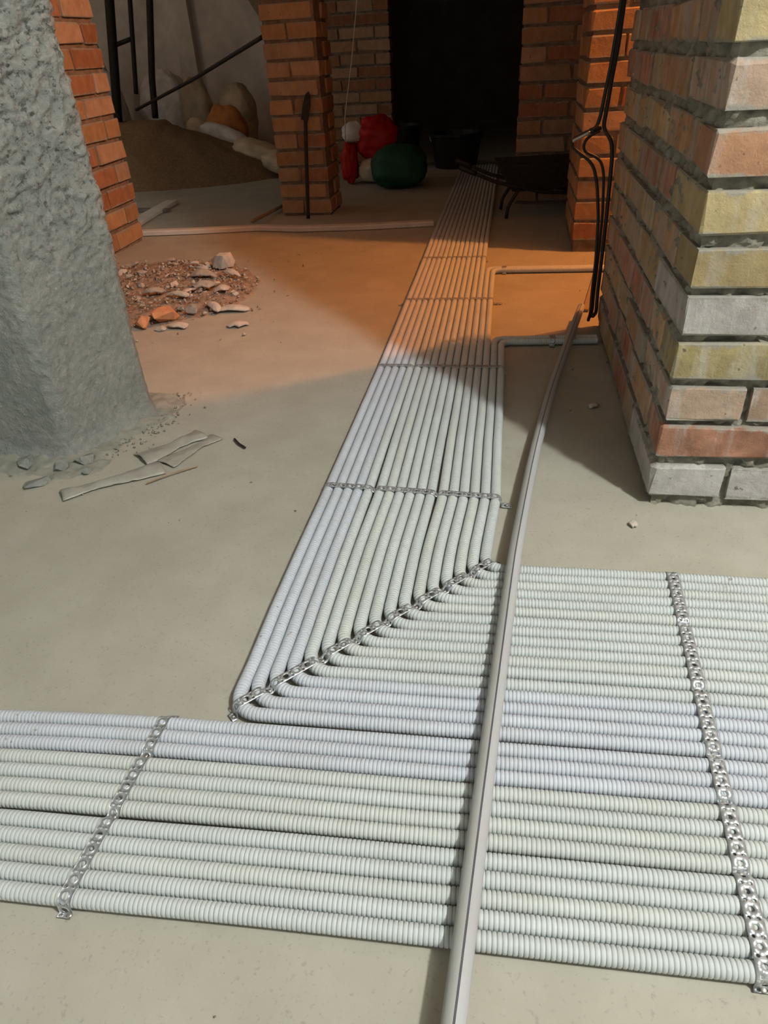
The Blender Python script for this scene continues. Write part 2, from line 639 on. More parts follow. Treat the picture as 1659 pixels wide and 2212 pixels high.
def plain_courses(z_lo, z_hi, pitch=.0795, h=.066):
    z, out = z_lo, []
    while z < z_hi:
        out.append((z, z + h))
        z += pitch
    return out


def brick_pier(name, label, x0, x1, y0, y1, z_first, side, mats, mortar, ztop=1.45, pitch=.0795, seed=5, core_x1=None):
    """brick pier: the face towards -Y and one side ('L' = -X, 'R' = +X) laid brick by brick"""
    o = rough_box(name, x0 + .008, core_x1 or x1 - .008, y0 + .008, y1 - .008, -0.002, 2.6, mortar, step=0.02, amp=0.005, faces='FLRB', seed=seed, freq=35, zfine=ztop)
    tag(o, label, kind='structure')
    random.seed(seed)
    for i, (z0, z1) in enumerate(plain_courses(z_first, ztop, pitch, pitch - .0135)):
        x, j = x0, 0
        first_w = .25 if i % 2 else .12
        while x < x1 - .03:
            wd = min(first_w if j == 0 else .25, x1 - x)
            if x1 - x - wd < .05:
                wd = x1 - x
            wd = min(wd, .255)
            brick(o, x, x + wd, y0 - random.uniform(-.002, .003), y0 + .12, z0, z1, random.choice(mats))
            x += wd + .011
            j += 1
        y = y0 + .131
        while y < y1 - .03:
            ln = min(.25, y1 - y)
            if side == 'L':
                brick(o, x0 + random.uniform(-.002, .002), x0 + .12, y, y + ln, z0, z1, random.choice(mats))
            else:
                brick(o, x1 - .12, x1 + random.uniform(-.002, .002), y, y + ln, z0, z1, random.choice(mats))
            y += ln + .011
    return o


brick_pier('wall_right_rear', 'orange brick pier behind the near wall, lit by the warm lamp', .262, .95, 3.10, 3.62, .045, 'L', BKO, MORTAR_WARM, 1.2, seed=21, core_x1=2.71)  # unseen core runs on right, added to block warm lamp light
brick_pier('wall_center', 'freestanding dim orange brick pier before the sand heap', -1.235, -.958, 3.965, 4.23, .012, 'R', BKO, MORTAR_WARM, 1.35, .0792, seed=22)
brick_pier('wall_passage', 'unlit brick wall at the right of the dark passage', .022, .95, 4.16, 4.40, .012, 'L', BKO, MORTAR_WARM, 1.2, seed=23, core_x1=2.71)  # unseen core lengthened too, closing the gap to the warm lamp
brick_pier('wall_doorway', 'brick door jamb left of the black opening', -1.40, -.905, 5.94, 6.06, .012, 'R', BKO, MORTAR_WARM, 1.3, seed=24)

# ---- brick wall behind the rendered wall on the left, its side face at X=-1.82
wl = rough_box('wall_left_rear', -2.05, -1.830, 1.95, 3.445, -0.002, 2.6, MORTAR_WARM, step=0.02, amp=0.006, faces='FRB', seed=9, freq=35, zfine=1.5)
tag(wl, 'orange brick wall edge seen past the rendered corner', kind='structure')
random.seed(31)
for i, (z0, z1) in enumerate(plain_courses(.012, 1.45, .0905, .073)):
    y = 3.452
    j = i
    while y > 1.98:
        ln = (.12 if j % 2 else .25)
        brick(wl, -1.94, -1.818 + random.uniform(-.003, .003), y - ln, y, z0, z1, random.choice(BKO))
        y -= ln + .012
        j += 1

# ---- rendered wall corner on the left: rough cement thrown on, smoother at the foot
per = [(-1.75, 1.262), (-0.985, 1.262), (-0.962, 1.272), (-0.955, 1.30), (-0.882, 1.495), (-0.888, 1.515), (-0.93, 1.525), (-1.75, 1.525)]
stp = 0.0037
pts, nrm = [], []
for a, b in zip(per[:-1], per[1:]):
    a, b = np.array(a), np.array(b)
    L = np.linalg.norm(b - a)
    coarse = (a[0] < -1.2 and b[0] < -1.2) or (a[1] > 1.52 and b[1] > 1.52)
    n = max(1, int(L / (stp if not coarse else .03)))
    t = (b - a) / L
    for q in range(n):
        pts.append(a + (b - a) * q / n)
        nrm.append((t[1], -t[0]))
pts.append(np.array(per[-1]))
nrm.append(nrm[-1])
pts, nrm = np.array(pts), np.array(nrm)
kern = np.ones(9) / 9
nrm = np.stack([np.convolve(np.pad(nrm[:, i], 4, mode='edge'), kern, 'valid') for i in range(2)], -1)
nrm /= np.linalg.norm(nrm, axis=1)[:, None]
zs = np.concatenate([np.arange(-0.004, 1.12, stp), np.linspace(1.14, 2.6, 10)])
nu, nv = len(pts), len(zs)
P = np.zeros((nu, nv, 3))
P[:, :, 0] = pts[:, None, 0]
P[:, :, 1] = pts[:, None, 1]
P[:, :, 2] = zs[None, :]
PF = P.reshape(-1, 3)
rg_ = 1 - np.abs(fbm(PF * 34 + 3 * fbm(PF * 12, 2, 8)[:, None], 4, 41, .62)) * 2.0
lump = fbm(PF * np.array([60, 60, 42]), 3, 43)
big = fbm(PF * 5, 3, 44)
zz = PF[:, 2]
amt = 0.18 + 0.82 / (1 + np.exp(-(zz + 0.10 * big - 0.46) * 13))
front = (PF[:, 1] < 1.2625)
amt = np.where(front & (zz < .8), amt * 0.55, amt)
d = amt * (0.0105 * rg_ + 0.0110 * np.maximum(lump, -.15)) + 0.006 * big
foot = np.exp(-np.maximum(zz, 0) / 0.022) * (0.016 + 0.018 * (fbm(PF * np.array([14, 14, 20]), 3, 46) + .3))
d = d + foot
nn = np.repeat(nrm, nv, axis=0)
PF[:, 0] += nn[:, 0] * d
PF[:, 1] += nn[:, 1] * d
q = grid_faces(nu, nv)
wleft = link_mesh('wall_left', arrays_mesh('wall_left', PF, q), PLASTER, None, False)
tag(wleft, 'near wall corner coated in rough grey-green cement render', kind='structure')

# ------------------------------------------------------------------ corrugated conduits
R_C = 0.0098
PITCH_RING = 0.0052


def resample(path, ds):
    path = np.asarray(path, float)
    seg = np.linalg.norm(np.diff(path, axis=0), axis=1)
    s = np.concatenate([[0], np.cumsum(seg)])
    n = max(2, int(s[-1] / ds) + 1)
    t = np.linspace(0, s[-1], n)
    return np.stack([np.interp(t, s, path[:, i]) for i in range(path.shape[1])], -1), t


def smooth_path(path, ds=.004, win=.03, passes=2):
    p, t = resample(path, ds)
    k = max(1, int(win / ds)) | 1
    for _ in range(passes):
        pad = k // 2
        q = np.stack([np.convolve(np.concatenate([2 * p[0, i] - p[pad:0:-1, i], p[:, i], 2 * p[-1, i] - p[-2:-pad - 2:-1, i]]), np.ones(k) / k, 'valid') for i in range(3)], -1)
        q[0], q[-1] = p[0], p[-1]
        p = q
    return p


def sweep(path, stations, radii, nseg):
    """tube: stations = arc lengths, radii per station; path mostly level"""
    seg = np.linalg.norm(np.diff(path, axis=0), axis=1)
    s = np.concatenate([[0], np.cumsum(seg)])
    c = np.stack([np.interp(stations, s, path[:, i]) for i in range(3)], -1)
    e = 0.003
    T = np.stack([np.interp(stations + e, s, path[:, i]) - np.interp(stations - e, s, path[:, i]) for i in range(3)], -1)
    T /= np.linalg.norm(T, axis=1)[:, None] + 1e-12
    up = np.array([0, 0, 1.0])
    S = np.cross(T, up)
    S /= np.linalg.norm(S, axis=1)[:, None] + 1e-12
    U = np.cross(S, T)
    a = np.linspace(0, 2 * np.pi, nseg, endpoint=False)
    V = c[:, None, :] + radii[:, None, None] * (np.cos(a)[None, :, None] * S[:, None, :] + np.sin(a)[None, :, None] * U[:, None, :])
    n = len(stations)
    Q = grid_faces(nseg, n, wrap_u=True)
    # vertices are stored station-major; remap (u=segment, v=station)
    iu, iv = Q // n, Q % n
    return V.reshape(-1, 3), (iv * nseg + iu)


def conduit_mesh(path, r=R_C, fine_to=None, nseg=14):
    """ribbed flexible conduit: wide round ribs and narrow grooves"""
    seg = np.linalg.norm(np.diff(path, axis=0), axis=1)
    L = seg.sum()
    s_acc = np.concatenate([[0], np.cumsum(seg)])
    n = int(L / PITCH_RING)
    k = np.arange(n)
    base = k * PITCH_RING + RNG.uniform(0, PITCH_RING)
    yk = np.interp(base, s_acc, path[:, 1])
    prof_f = [(0.0, -.0017), (0.08, -.0005), (0.17, 0.0), (0.83, 0.0), (0.92, -.0005)]
    prof_c = [(0.0, -.0013), (0.22, 0.0), (0.78, 0.0)]
    xk = np.interp(base, s_acc, path[:, 0])
    near = (yk < 1.75) & (xk > -.85) & (xk < .65)
    ss, rr = [], []
    for m, pr in ((near, prof_f), (~near & (yk < 3.3), prof_c)):
        for o_, dr in pr:
            ss.append(base[m] + o_ * PITCH_RING)
            rr.append(np.full(m.sum(), r + dr))
    far = (yk >= 3.3) & (k % 4 == 0)
    ss.append(base[far])
    rr.append(np.full(far.sum(), r - .0003))
    ss, rr = np.concatenate(ss), np.concatenate(rr)
    o = np.argsort(ss)
    ss, rr = np.clip(ss[o], 0, L), rr[o]
    V, Q = sweep(path, ss, rr, nseg)
    return arrays_mesh('conduit', V, Q)


def fillet(p0, c, p1, rad, n=9):
    p0, c, p1 = map(np.array, (p0, c, p1))
    u = (p0 - c) / np.linalg.norm(p0 - c)
    v = (p1 - c) / np.linalg.norm(p1 - c)
    a, b = c + u * rad, c + v * rad
    ts = np.linspace(0, 1, n)[:, None]
    cen = c + (u + v) * rad
    out = []
    for t in ts[:, 0]:
        ang = t * math.pi / 2
        out.append(cen - v * rad * math.cos(ang) - u * rad * math.sin(ang))
    return out


def row_y(kk, X):
    """centre line of row kk (1 = farthest) on the right hand side / straight across"""
    slope = 0.020 * np.minimum(X, 0.25)
    if kk <= 17:
        return 0.583 + (17 - kk + .5) * 0.02085 + 0.002 * (kk <= 12) + .002 * (kk <= 6) + slope
    g = (kk - 18)
    y = 0.5785 - (g + .5) * 0.0201 - .0016 * (kk >= 21) * (1 + 1.2 * np.exp(-((X + .43) / .12) ** 2)) - .0019 * (kk >= 25) * (1 + 1.3 * np.exp(-((X + .43) / .2) ** 2)) - .0003 * g
    return y + 0.028 * np.minimum(X, .3) - 0.10 * np.clip(-X - .38, 0, .32) ** 2


def col_x(kk, Y):
    j = 17 - kk                                     # 0 = outer left
    x = np.interp(Y, [.6, .8, .96, 1.156, 1.5, 1.8, 2.35, 3.3, 6], [-.350, -.352, -.350, -.346, -.343, -.341, -.345, -.349, -.35])
    p = np.interp(Y, [.6, .95, 1.15, 1.5, 1.8, 2.4, 3.0, 6], [.0204, .0204, .0207, .0206, .0204, .0203, .0204, .0204])
    gap = np.interp(Y, [.6, 1.0, 1.15, 1.4, 2.0], [.0, .001, .0032, .0012, .0004])
    return x + R_C + j * p + gap * (j >= 5) + gap * (j >= 11)


ORD = ['outermost', 'second', 'third', 'fourth', 'fifth', 'sixth', 'seventh', 'eighth', 'ninth', 'tenth', 'eleventh', 'twelfth', 'thirteenth', 'fourteenth', 'fifteenth', 'sixteenth', 'innermost']
conduits = {}
TONE17 = [0, 0, 0, 0, 1, 1, 2, 1, 1, 1, 1, 2, 1, 1, 2, 1, 1]
XR = 1.2
ZC = R_C + 0.0002
for kk in range(17, 0, -1):
    j = 17 - kk
    ph = RNG.uniform(0, 6.28)
    xc = col_x(kk, .80)
    yr = row_y(kk, xc)
    row = [np.array([x, row_y(kk, x), ZC]) for x in np.linspace(XR, xc + .09, 44)]
    colp = []
    if kk == 1 or kk == 2:
        yturn = 2.012 + (kk - 1) * .0215
        yend = yturn
    elif kk == 3 or kk == 4:
        yturn = 2.787 + (kk - 3) * .0215
        yend = yturn
    else:
        yturn = None
        yend = 5.55
    ys = np.arange(yr + .09, yend - (.06 if yturn else 0), .03)
    colp = [np.array([float(col_x(kk, y)) + .0011 * math.sin(3.1 * y + .12 * j) + .00012 * math.sin(9 * y + ph), y, ZC]) for y in ys]
    corner = np.array([xc, yr, ZC])
    path = row + fillet(row[-1], corner, colp[0], .037) + colp
    if yturn:
        cx = float(col_x(kk, yturn))
        xe = .272 if kk < 3 else .80
        dy = .075 if kk < 3 else .03
        c2 = np.array([cx, yturn, ZC])
        out = [np.array([x, yturn + dy * max(0, x - cx - .05), ZC]) for x in np.linspace(cx + .06, xe, 10)]
        path = path + fillet(colp[-1], c2, np.array([cx + .2, yturn, ZC]), .03) + out
    path = smooth_path(path, .004, .012, 2)
    me = conduit_mesh(path)
    o = link_mesh('corrugated_conduit', me, COND[TONE17[j]], None, True)
    if kk in (1, 2):
        lab = ['grey corrugated conduit, innermost at the bend, branching right to the near brick wall', 'grey corrugated conduit, second from the inside of the bend, branching right at the near wall'][kk - 1]
    elif kk in (3, 4):
        lab = ['grey corrugated conduit, third from the inside of the bend, branching right behind the near wall', 'grey corrugated conduit, fourth from the inside of the bend, branching right behind the near wall'][kk - 3]
    elif j == 0:
        lab = 'grey corrugated conduit bending up the passage, outermost on the left'
    else:
        lab = 'grey corrugated conduit bending up the passage, %s from the outer left edge' % ORD[j]
    tag(o, lab, 'conduit', 'conduits bending up the passage')
    conduits[kk] = o

ORD12 = ['farthest from the viewer', 'second from the far side', 'third from the far side', 'fourth from the far side', 'fifth from the far side', 'sixth from the far side',
         'sixth from the near edge', 'fifth from the near edge', 'fourth from the near edge', 'third from the near edge', 'second from the near edge', 'nearest the viewer']
TONE12 = [0, 0, 0, 2, 1, 2, 2, 1, 1, 2, 1, 1]
for kk in range(18, 30):
    ph = RNG.uniform(0, 6.28)
    xs = np.linspace(-1.7, XR, 90)
    path = np.array([[x, row_y(kk, x) + .0009 * math.sin(5 * x + .15 * kk) + .0001 * math.sin(11 * x + ph), ZC] for x in xs])
    path = smooth_path(path, .004, .02, 1)
    o = link_mesh('corrugated_conduit', conduit_mesh(path), COND[TONE12[kk - 18]], None, True)
    tag(o, 'grey corrugated conduit running straight across the foreground, %s' % ORD12[kk - 18], 'conduit', 'conduits laid straight across the foreground')
    conduits[kk] = o

# short pale coupling sleeve on the second conduit from the left
yy = np.linspace(1.962, 2.02, 8)
cp = np.array([[float(col_x(16, y)), y, ZC] for y in yy])
V, Q = sweep(cp, np.linspace(0, .058, 6), np.array([R_C, R_C + .0012, R_C + .0014, R_C + .0014, R_C + .0012, R_C]), 16)
sl = link_mesh('coupling_sleeve', arrays_mesh('coupling_sleeve', V, Q), TRIMW, conduits[16], True)
sl['label'] = 'smooth white coupling sleeve'
for kk in (9, 8, 7):
    y0 = 1.985
    cp = np.array([[float(col_x(kk, y)), y, ZC] for y in np.linspace(y0, y0 + .014, 5)])
    V, Q = sweep(cp, np.linspace(0, .014, 4), np.array([R_C, R_C + .001, R_C + .001, R_C]), 14)
    c = link_mesh('coupling_ring', arrays_mesh('coupling_ring', V, Q), TRIMW, conduits[kk], True)
    c['label'] = 'thin white coupling ring'


# ------------------------------------------------------------------ perforated steel straps
def strap_cell(Lc, wd, hole=.265):
    bm = bmesh.new()
    edges = []

    def loop(ps):
        vs_ = [bm.verts.new((p[0], p[1], 0)) for p in ps]
        for a, b in zip(vs_, vs_[1:] + vs_[:1]):
            edges.append(bm.edges.new((a, b)))
    nL = 6
    ring = [(Lc * i / nL, -wd / 2) for i in range(nL)] + [(Lc, -wd / 2 + wd * i / 3) for i in range(3)]
    ring += [(Lc * (1 - i / nL), wd / 2) for i in range(nL)] + [(0, wd / 2 - wd * i / 3) for i in range(3)]
    loop(ring)

    def circ(cx, cy, r, n):
        loop([(cx + r * math.cos(2 * math.pi * i / n), cy + r * math.sin(2 * math.pi * i / n)) for i in range(n)])
    circ(.36 * Lc, 0, hole * wd, 12)
    circ(.86 * Lc, .24 * wd, .10 * wd, 8)
    circ(.86 * Lc, -.24 * wd, .10 * wd, 8)
    bmesh.ops.triangle_fill(bm, use_beauty=True, use_dissolve=False, edges=edges)
    bm.verts.index_update()
    V = np.array([v.co[:] for v in bm.verts])
    F = np.array([[v.index for v in f.verts] for f in bm.faces])
    B = np.array([[l.vert.index, l.link_loop_next.vert.index] for f in bm.faces for l in f.loops if len(l.edge.link_faces) == 1])
    a, b, c = V[F[:, 0]], V[F[:, 1]], V[F[:, 2]]
    fl = np.cross(b - a, c - a)[:, 2] < 0
    F[fl] = F[fl][:, ::-1]
    bm.free()
    return V, F, B


def strap(label, path, side, wd=.0155, Lc=.0175, thick=.0008, screws=(), hole=.265):
    """perforated band following path (n,3); side = horizontal unit vector across the band"""
    path = np.asarray(path, float)
    seg = np.linalg.norm(np.diff(path, axis=0), axis=1)
    s = np.concatenate([[0], np.cumsum(seg)])
    L = s[-1]
    n = max(1, int(round(L / Lc)))
    Lc = L / n
    V, F, B = strap_cell(Lc, wd, hole)
    side = np.array([side[0], side[1], 0.0])
    VV, FF = [], []
    nv = len(V)
    for i in range(n):
        u = V[:, 0] + i * Lc
        P = np.stack([np.interp(u, s, path[:, a]) for a in range(3)], -1)
        T = np.stack([np.interp(u + .0015, s, path[:, a]) - np.interp(u - .0015, s, path[:, a]) for a in range(3)], -1)
        T /= np.linalg.norm(T, axis=1)[:, None] + 1e-12
        Nn = np.cross(T, side)
        Nn = Nn * np.sign(Nn[:, 2:3] + 1e-9)
        P = P + side[None, :] * V[:, 1:2]
        o = i * nv * 2
        VV += [P + Nn * thick, P]
        FF += [F + o, F[:, ::-1] + o + nv]
        b0, b1 = B[:, 0], B[:, 1]
        inner = ~((np.abs(V[b0, 0]) < 1e-6) & (np.abs(V[b1, 0]) < 1e-6)) & ~((np.abs(V[b0, 0] - Lc) < 1e-6) & (np.abs(V[b1, 0] - Lc) < 1e-6))
        b0, b1 = b0[inner] + o, b1[inner] + o
        FF += [np.stack([b1, b0, b0 + nv], -1), np.stack([b1, b0 + nv, b1 + nv], -1)]
    o = link_mesh('perforated_strap', arrays_mesh('perforated_strap', np.concatenate(VV), np.concatenate(FF)), STRAP)
    tag(o, label, 'strap', 'perforated straps holding the conduits')
    for p in screws:
        bm = bmesh.new()
        bmesh.ops.create_uvsphere(bm, u_segments=10, v_segments=6, radius=.0032)
        for v in bm.verts:
            v.co.z *= .45
        bmesh.ops.translate(bm, vec=p, verts=bm.verts)
        sc = bm_obj('screw', bm, STEEL, o, True)
        sc['label'] = 'small steel screw head'
    return o


def strap_line(centers, tacks, start, direc, tail0=.014, tail1=.014, dip=.0045):
    """centers = pipe centre distances along a line from start in direc; tacks = gaps (distances) where the strap is nailed down"""
    r = R_C + .0003
    zc = ZC
    us, zs_ = [], []
    u0, u1 = centers[0], centers[-1]
    for t in np.linspace(0, 1, 4):
        us.append(u0 - r - tail0 * (1 - t) - .0008)
        zs_.append(.0008)
    for a in np.linspace(180, 90, 8)[0:]:
        us.append(u0 + r * math.cos(math.radians(a)))
        zs_.append(zc + r * math.sin(math.radians(a)))
    for a, b in zip(centers[:-1], centers[1:]):
        n = 10
        tk = any(a < t < b for t in tacks)
        for q in range(1, n):
            u = a + (b - a) * q / n
            f = q / n
            zt = zc + r - (.0002 * math.sin(math.pi * f))
            if tk:
                lo = zc + math.sqrt(max(0.0, r * r - min(u - a, b - u) ** 2)) if min(u - a, b - u) < r else zc
                zt = max(lo, zc + r - dip * 1.6 * math.sin(math.pi * f) ** 2)
            us.append(u)
            zs_.append(zt)
        us.append(b)
        zs_.append(zc + r)
    for a in np.linspace(90, 0, 8)[1:]:
        us.append(u1 + r * math.cos(math.radians(a)))
        zs_.append(zc + r * math.sin(math.radians(a)))
    for t in np.linspace(0, 1, 4):
        us.append(u1 + r + tail1 * t + .0008)
        zs_.append(.0008)
    d = np.array([direc[0], direc[1]])
    st = np.array(start)
    pts = np.stack([st[0] + d[0] * np.array(us), st[1] + d[1] * np.array(us), np.array(zs_)], -1)
    p, _ = resample(pts, .0012)
    scr = []
    for t in tacks:
        a = max(c for c in centers if c < t)
        b = min(c for c in centers if c > t)
        m = (a + b) / 2
        scr.append((st[0] + d[0] * m, st[1] + d[1] * m, np.interp(m, us, zs_) + .001))
    for u in (u0 - r - tail0 * .55, u1 + r + tail1 * .55):
        scr.append((st[0] + d[0] * u, st[1] + d[1] * u, .0022))
    return p, scr


# left strap over the twelve straight conduits
xs_ = -.428
cen = [-row_y(k, xs_) for k in range(18, 30)]
tk = [(cen[2] + cen[3]) / 2, (cen[6] + cen[7]) / 2]
p, sc = strap_line(cen, tk, (xs_, 0), (0, -1), .012, .006)
p[:, 0] += np.interp(p[:, 1], [.3, .6], [-.006, .004])
strap('perforated galvanised strap over the straight conduits at the far left', p, (1, 0), screws=sc)
# right strap over all conduits
cen = [-row_y(k, .285) for k in range(1, 30)]
tk = [(cen[i] + cen[i + 1]) / 2 for i in (5, 11, 16, 19, 23)]
p, sc = strap_line(cen, tk, (.282, 0), (0, -1), .004, .004)
p[:, 0] += np.interp(p[:, 1], [.33, .95], [-.012, .008])
sc = [(x + float(np.interp(y, [.33, .95], [-.012, .008])), y, zq) for x, y, zq in sc]
strap('long shiny perforated strap crossing every conduit at the right', p, (1, 0), wd=.018, screws=sc, hole=.16)
# diagonal strap over the bend
p17 = np.array([float(col_x(17, .8)), float(row_y(17, -.34))]) + .0108
p1 = np.array([float(col_x(1, .8)), float(row_y(1, 0.0))]) + .0108
dd = p1 - p17
Ld = np.linalg.norm(dd)
dd /= Ld
cen = []
for kk in range(17, 0, -1):
    xk = float(col_x(kk, .8))
    pk = np.array([xk, float(row_y(kk, xk))]) + .0108
    cen.append(float(np.dot(pk - p17, dd)))
tk = [(cen[i] + cen[i + 1]) / 2 for i in (1, 4, 6, 8, 10, 12, 14)]
p, sc = strap_line(cen, tk, p17, dd, .008, .018, dip=.0060)
strap('perforated strap running diagonally across the bend of the conduits', p, (dd[1], -dd[0]), screws=sc)


# straps across the passage run
def cross_strap(label, y, kks, tks, tilt=0.0, t0=.006, t1=.02, wd=.0155):
    cen = [float(col_x(k, y)) for k in kks]
    tk = [(cen[i] + cen[i + 1]) / 2 for i in tks]
    p, sc = strap_line(cen, tk, (0, y), (1, 0), t0, t1)
    p[:, 1] += tilt * p[:, 0]
    sc = [(a, b + tilt * a, c) for a, b, c in sc]
    return strap(label, p, (0, 1), wd=wd, screws=sc)


cross_strap('perforated strap across the passage conduits, first beyond the bend', 1.146, list(range(17, 0, -1)), (4, 10), -.055, t1=.02)
cross_strap('perforated strap across the passage conduits at the lamp shadow edge', 1.797, list(range(17, 0, -1)), (4, 10), 0.0, t1=.004)
cross_strap('perforated strap in orange light, second from the dark rear', 2.405, list(range(17, 2, -1)), (4, 10), .03, t0=.02, t1=.03)
cross_strap('perforated strap in orange light, nearest the dark rear', 2.965, list(range(17, 4, -1)), (4, 9), .03, t0=.006, t1=.006)
# single clips over the two branches
for lab, x, kk, yb in (('small shiny clip over the branch conduits by the near wall', .142, 1, 2.0185), ('small shiny clip over the rear branch conduits', -.008, 3, 2.788)):
    cy = [yb + .002, yb + .0235]
    p, sc = strap_line(cy, [], (x, 0), (0, 1), .012, .012)
    strap(lab, p, (1, 0), wd=.016, screws=sc)

# ------------------------------------------------------------------ long smooth plastic pipe over the conduits
pp = np.array([[-.050, -.55, .0145], [-.034, .02, .0285], [-.0155, .256, .0335], [-.001, .466, .0345], [.013, .652, .0345], [.035, .943, .0345],
               [.069, 1.255, .0275], [.090, 1.417, .0245], [.127, 1.66, .026], [.163, 1.852, .0300], [.196, 2.03, .0345], [.238, 2.245, .0400]])
pp = smooth_path(pp, .02, .14, 2)


def prof_sweep(path, prof):
    s = np.concatenate([[0], np.cumsum(np.linalg.norm(np.diff(path, axis=0), axis=1))])
    T = np.gradient(path, axis=0)
    T /= np.linalg.norm(T, axis=1)[:, None]
    S = np.cross(T, np.array([0, 0, 1.0]))
    S /= np.linalg.norm(S, axis=1)[:, None]
    U = np.cross(S, T)
    prof = np.array(prof)
    V = path[:, None, :] + prof[None, :, 0:1] * S[:, None, :] + prof[None, :, 1:2] * U[:, None, :]
    return V


def pipe_piece(name, path, prof, mat, parent, closed=True):
    V = prof_sweep(path, prof)
    n, m = V.shape[:2]
    Q = grid_faces(m, n, wrap_u=closed)
    iu, iv = Q // n, Q % n
    me_faces = [tuple(f) for f in (iv * m + iu)]
    Vf = V.reshape(-1, 3)
    if closed:
        me_faces.append(tuple(range(m)))
        me_faces.append(tuple((n - 1) * m + i for i in range(m))[::-1])
    o = link_mesh(name, py_mesh(name, Vf, me_faces), mat, parent, True)
    return o


RP = .0108
ang = np.radians(np.arange(0, 360, 10))
body_prof = [(RP * math.cos(a), RP * math.sin(a)) for a in ang]
root = empty('plastic_pipe', (0, 0, 0))
tag(root, 'long smooth pale grey plastic pipe with a lengthwise seam lying across the conduits', 'pipe')
pipe_piece('pipe_body', pp, body_prof, PIPE, root)
la = np.radians(np.linspace(-12, 78, 14))
lid = [((RP + .0013) * math.cos(a), (RP + .0013) * math.sin(a)) for a in la] + [((RP - .0010) * math.cos(a), (RP - .0010) * math.sin(a)) for a in la[::-1]]
lo = pipe_piece('seam_lid', pp, lid, PIPE_LID, root)
lo['label'] = 'pale cover strip along the right of the seam'
sa = np.radians(np.linspace(79, 87, 4))
seam = [((RP + .0004) * math.cos(a), (RP + .0004) * math.sin(a)) for a in sa] + [((RP - .0010) * math.cos(a), (RP - .0010) * math.sin(a)) for a in sa[::-1]]
so = pipe_piece('seam_gasket', pp, seam, SEAM, root)  # dark strip stands in for the shade inside the seam gap
so['label'] = 'dark strip painting the shade in the lengthwise seam gap'
m_ = lo.modifiers.new('edge', 'EDGE_SPLIT')
m_.split_angle = math.radians(40)


# ------------------------------------------------------------------ black cables
def round_tube(name, pts, r, mat, parent=None, nseg=8, ds=.008, win=.03):
    p = smooth_path(np.array(pts, float), ds, win, 2)
    s = np.concatenate([[0], np.cumsum(np.linalg.norm(np.diff(p, axis=0), axis=1))])
    T = np.gradient(p, axis=0)
    T /= np.linalg.norm(T, axis=1)[:, None] + 1e-12
    # parallel transport frame
    n = np.cross(T[0], [0.3, 1, 0.2])
    n /= np.linalg.norm(n)
    V = []
    a = np.linspace(0, 2 * np.pi, nseg, endpoint=False)
    for i in range(len(p)):
        n = n - T[i] * np.dot(n, T[i])
        n /= np.linalg.norm(n) + 1e-12
        b = np.cross(T[i], n)
        V.append(p[i] + r * (np.cos(a)[:, None] * n + np.sin(a)[:, None] * b))
    V = np.concatenate(V)
    m = len(p)
    Q = grid_faces(nseg, m, wrap_u=True)
    iu, iv = Q // m, Q % m
    fc = [tuple(f) for f in (iv * nseg + iu)] + [tuple(range(nseg))[::-1], tuple((m - 1) * nseg + i for i in range(nseg))]
    return link_mesh(name, py_mesh(name, V, fc), mat, parent, True)


cabA = [(.262, 2.28, 2.55), (.266, 2.30, 1.4), (.262, 2.30, .83), (.258, 2.30, .76), (.253, 2.30, .68), (.246, 2.30, .617), (.240, 2.30, .56), (.232, 2.30, .530), (.212, 2.30, .525), (.186, 2.30, .513), (.168, 2.30, .505),
        (.166, 2.30, .488), (.189, 2.30, .472), (.220, 2.30, .452), (.238, 2.30, .430), (.252, 2.30, .383), (.266, 2.30, .293), (.276, 2.30, .17), (.284, 2.30, .06), (.284, 2.28, .008), (.262, 2.22, .006)]


def hang(pts, xmax, k=.945):
    # the cables hang beside the rear edge of the near wall's side face
    return [(min(x * k, xmax), y * k, max(.0065, CAM_H + (z - CAM_H) * k) if z < 1.2 else z) for x, y, z in pts]


c1 = round_tube('power_cable', hang(cabA, .258), .0048, RUBBER)
tag(c1, 'black cable looping through the clamp left of the near wall', 'cable')
cabB = [(.275, 2.31, 2.55), (.276, 2.31, 1.4), (.271, 2.315, .83), (.268, 2.315, .72), (.262, 2.315, .66), (.258, 2.315, .595), (.254, 2.315, .545), (.252, 2.315, .530), (.266, 2.315, .516), (.281, 2.315, .494), (.287, 2.315, .456), (.289, 2.315, .382),
        (.291, 2.315, .293), (.297, 2.315, .17), (.303, 2.315, .06), (.300, 2.29, .008), (.275, 2.225, .017)]
c2 = round_tube('power_cable', hang(cabB, .276), .0055, RUBBER)
tag(c2, 'thicker black cable hanging straight down the back edge of the near wall', 'cable')
cabC = [(.246, 2.325, .522), (.220, 2.325, .512), (.203, 2.325, .494), (.206, 2.325, .470), (.226, 2.325, .462), (.245, 2.325, .455), (.261, 2.325, .440), (.271, 2.325, .405), (.280, 2.325, .30), (.287, 2.325, .17), (.293, 2.325, .05), (.292, 2.31, .007), (.27, 2.25, .006)]
c3 = round_tube('power_cable', hang(cabC, .267), .0042, RUBBER)
tag(c3, 'thin black cable joining the clamp loop from below', 'cable')
cl = empty('cable_clamp', (.159, 2.166, .517))
tag(cl, 'short bright metal clamp bar holding the black cables', 'clamp')
round_tube('clamp_bar', [(0, -.012, 0), (.022, -.012, .010), (.044, -.012, .020)], .0045, STEEL, cl, 10, .006, .006)
round_tube('clamp_sleeve', [(.044, -.008, .020), (.058, -.004, .025), (.070, 0, .030)], .0085, RUBBER, cl, 10, .006, .006)

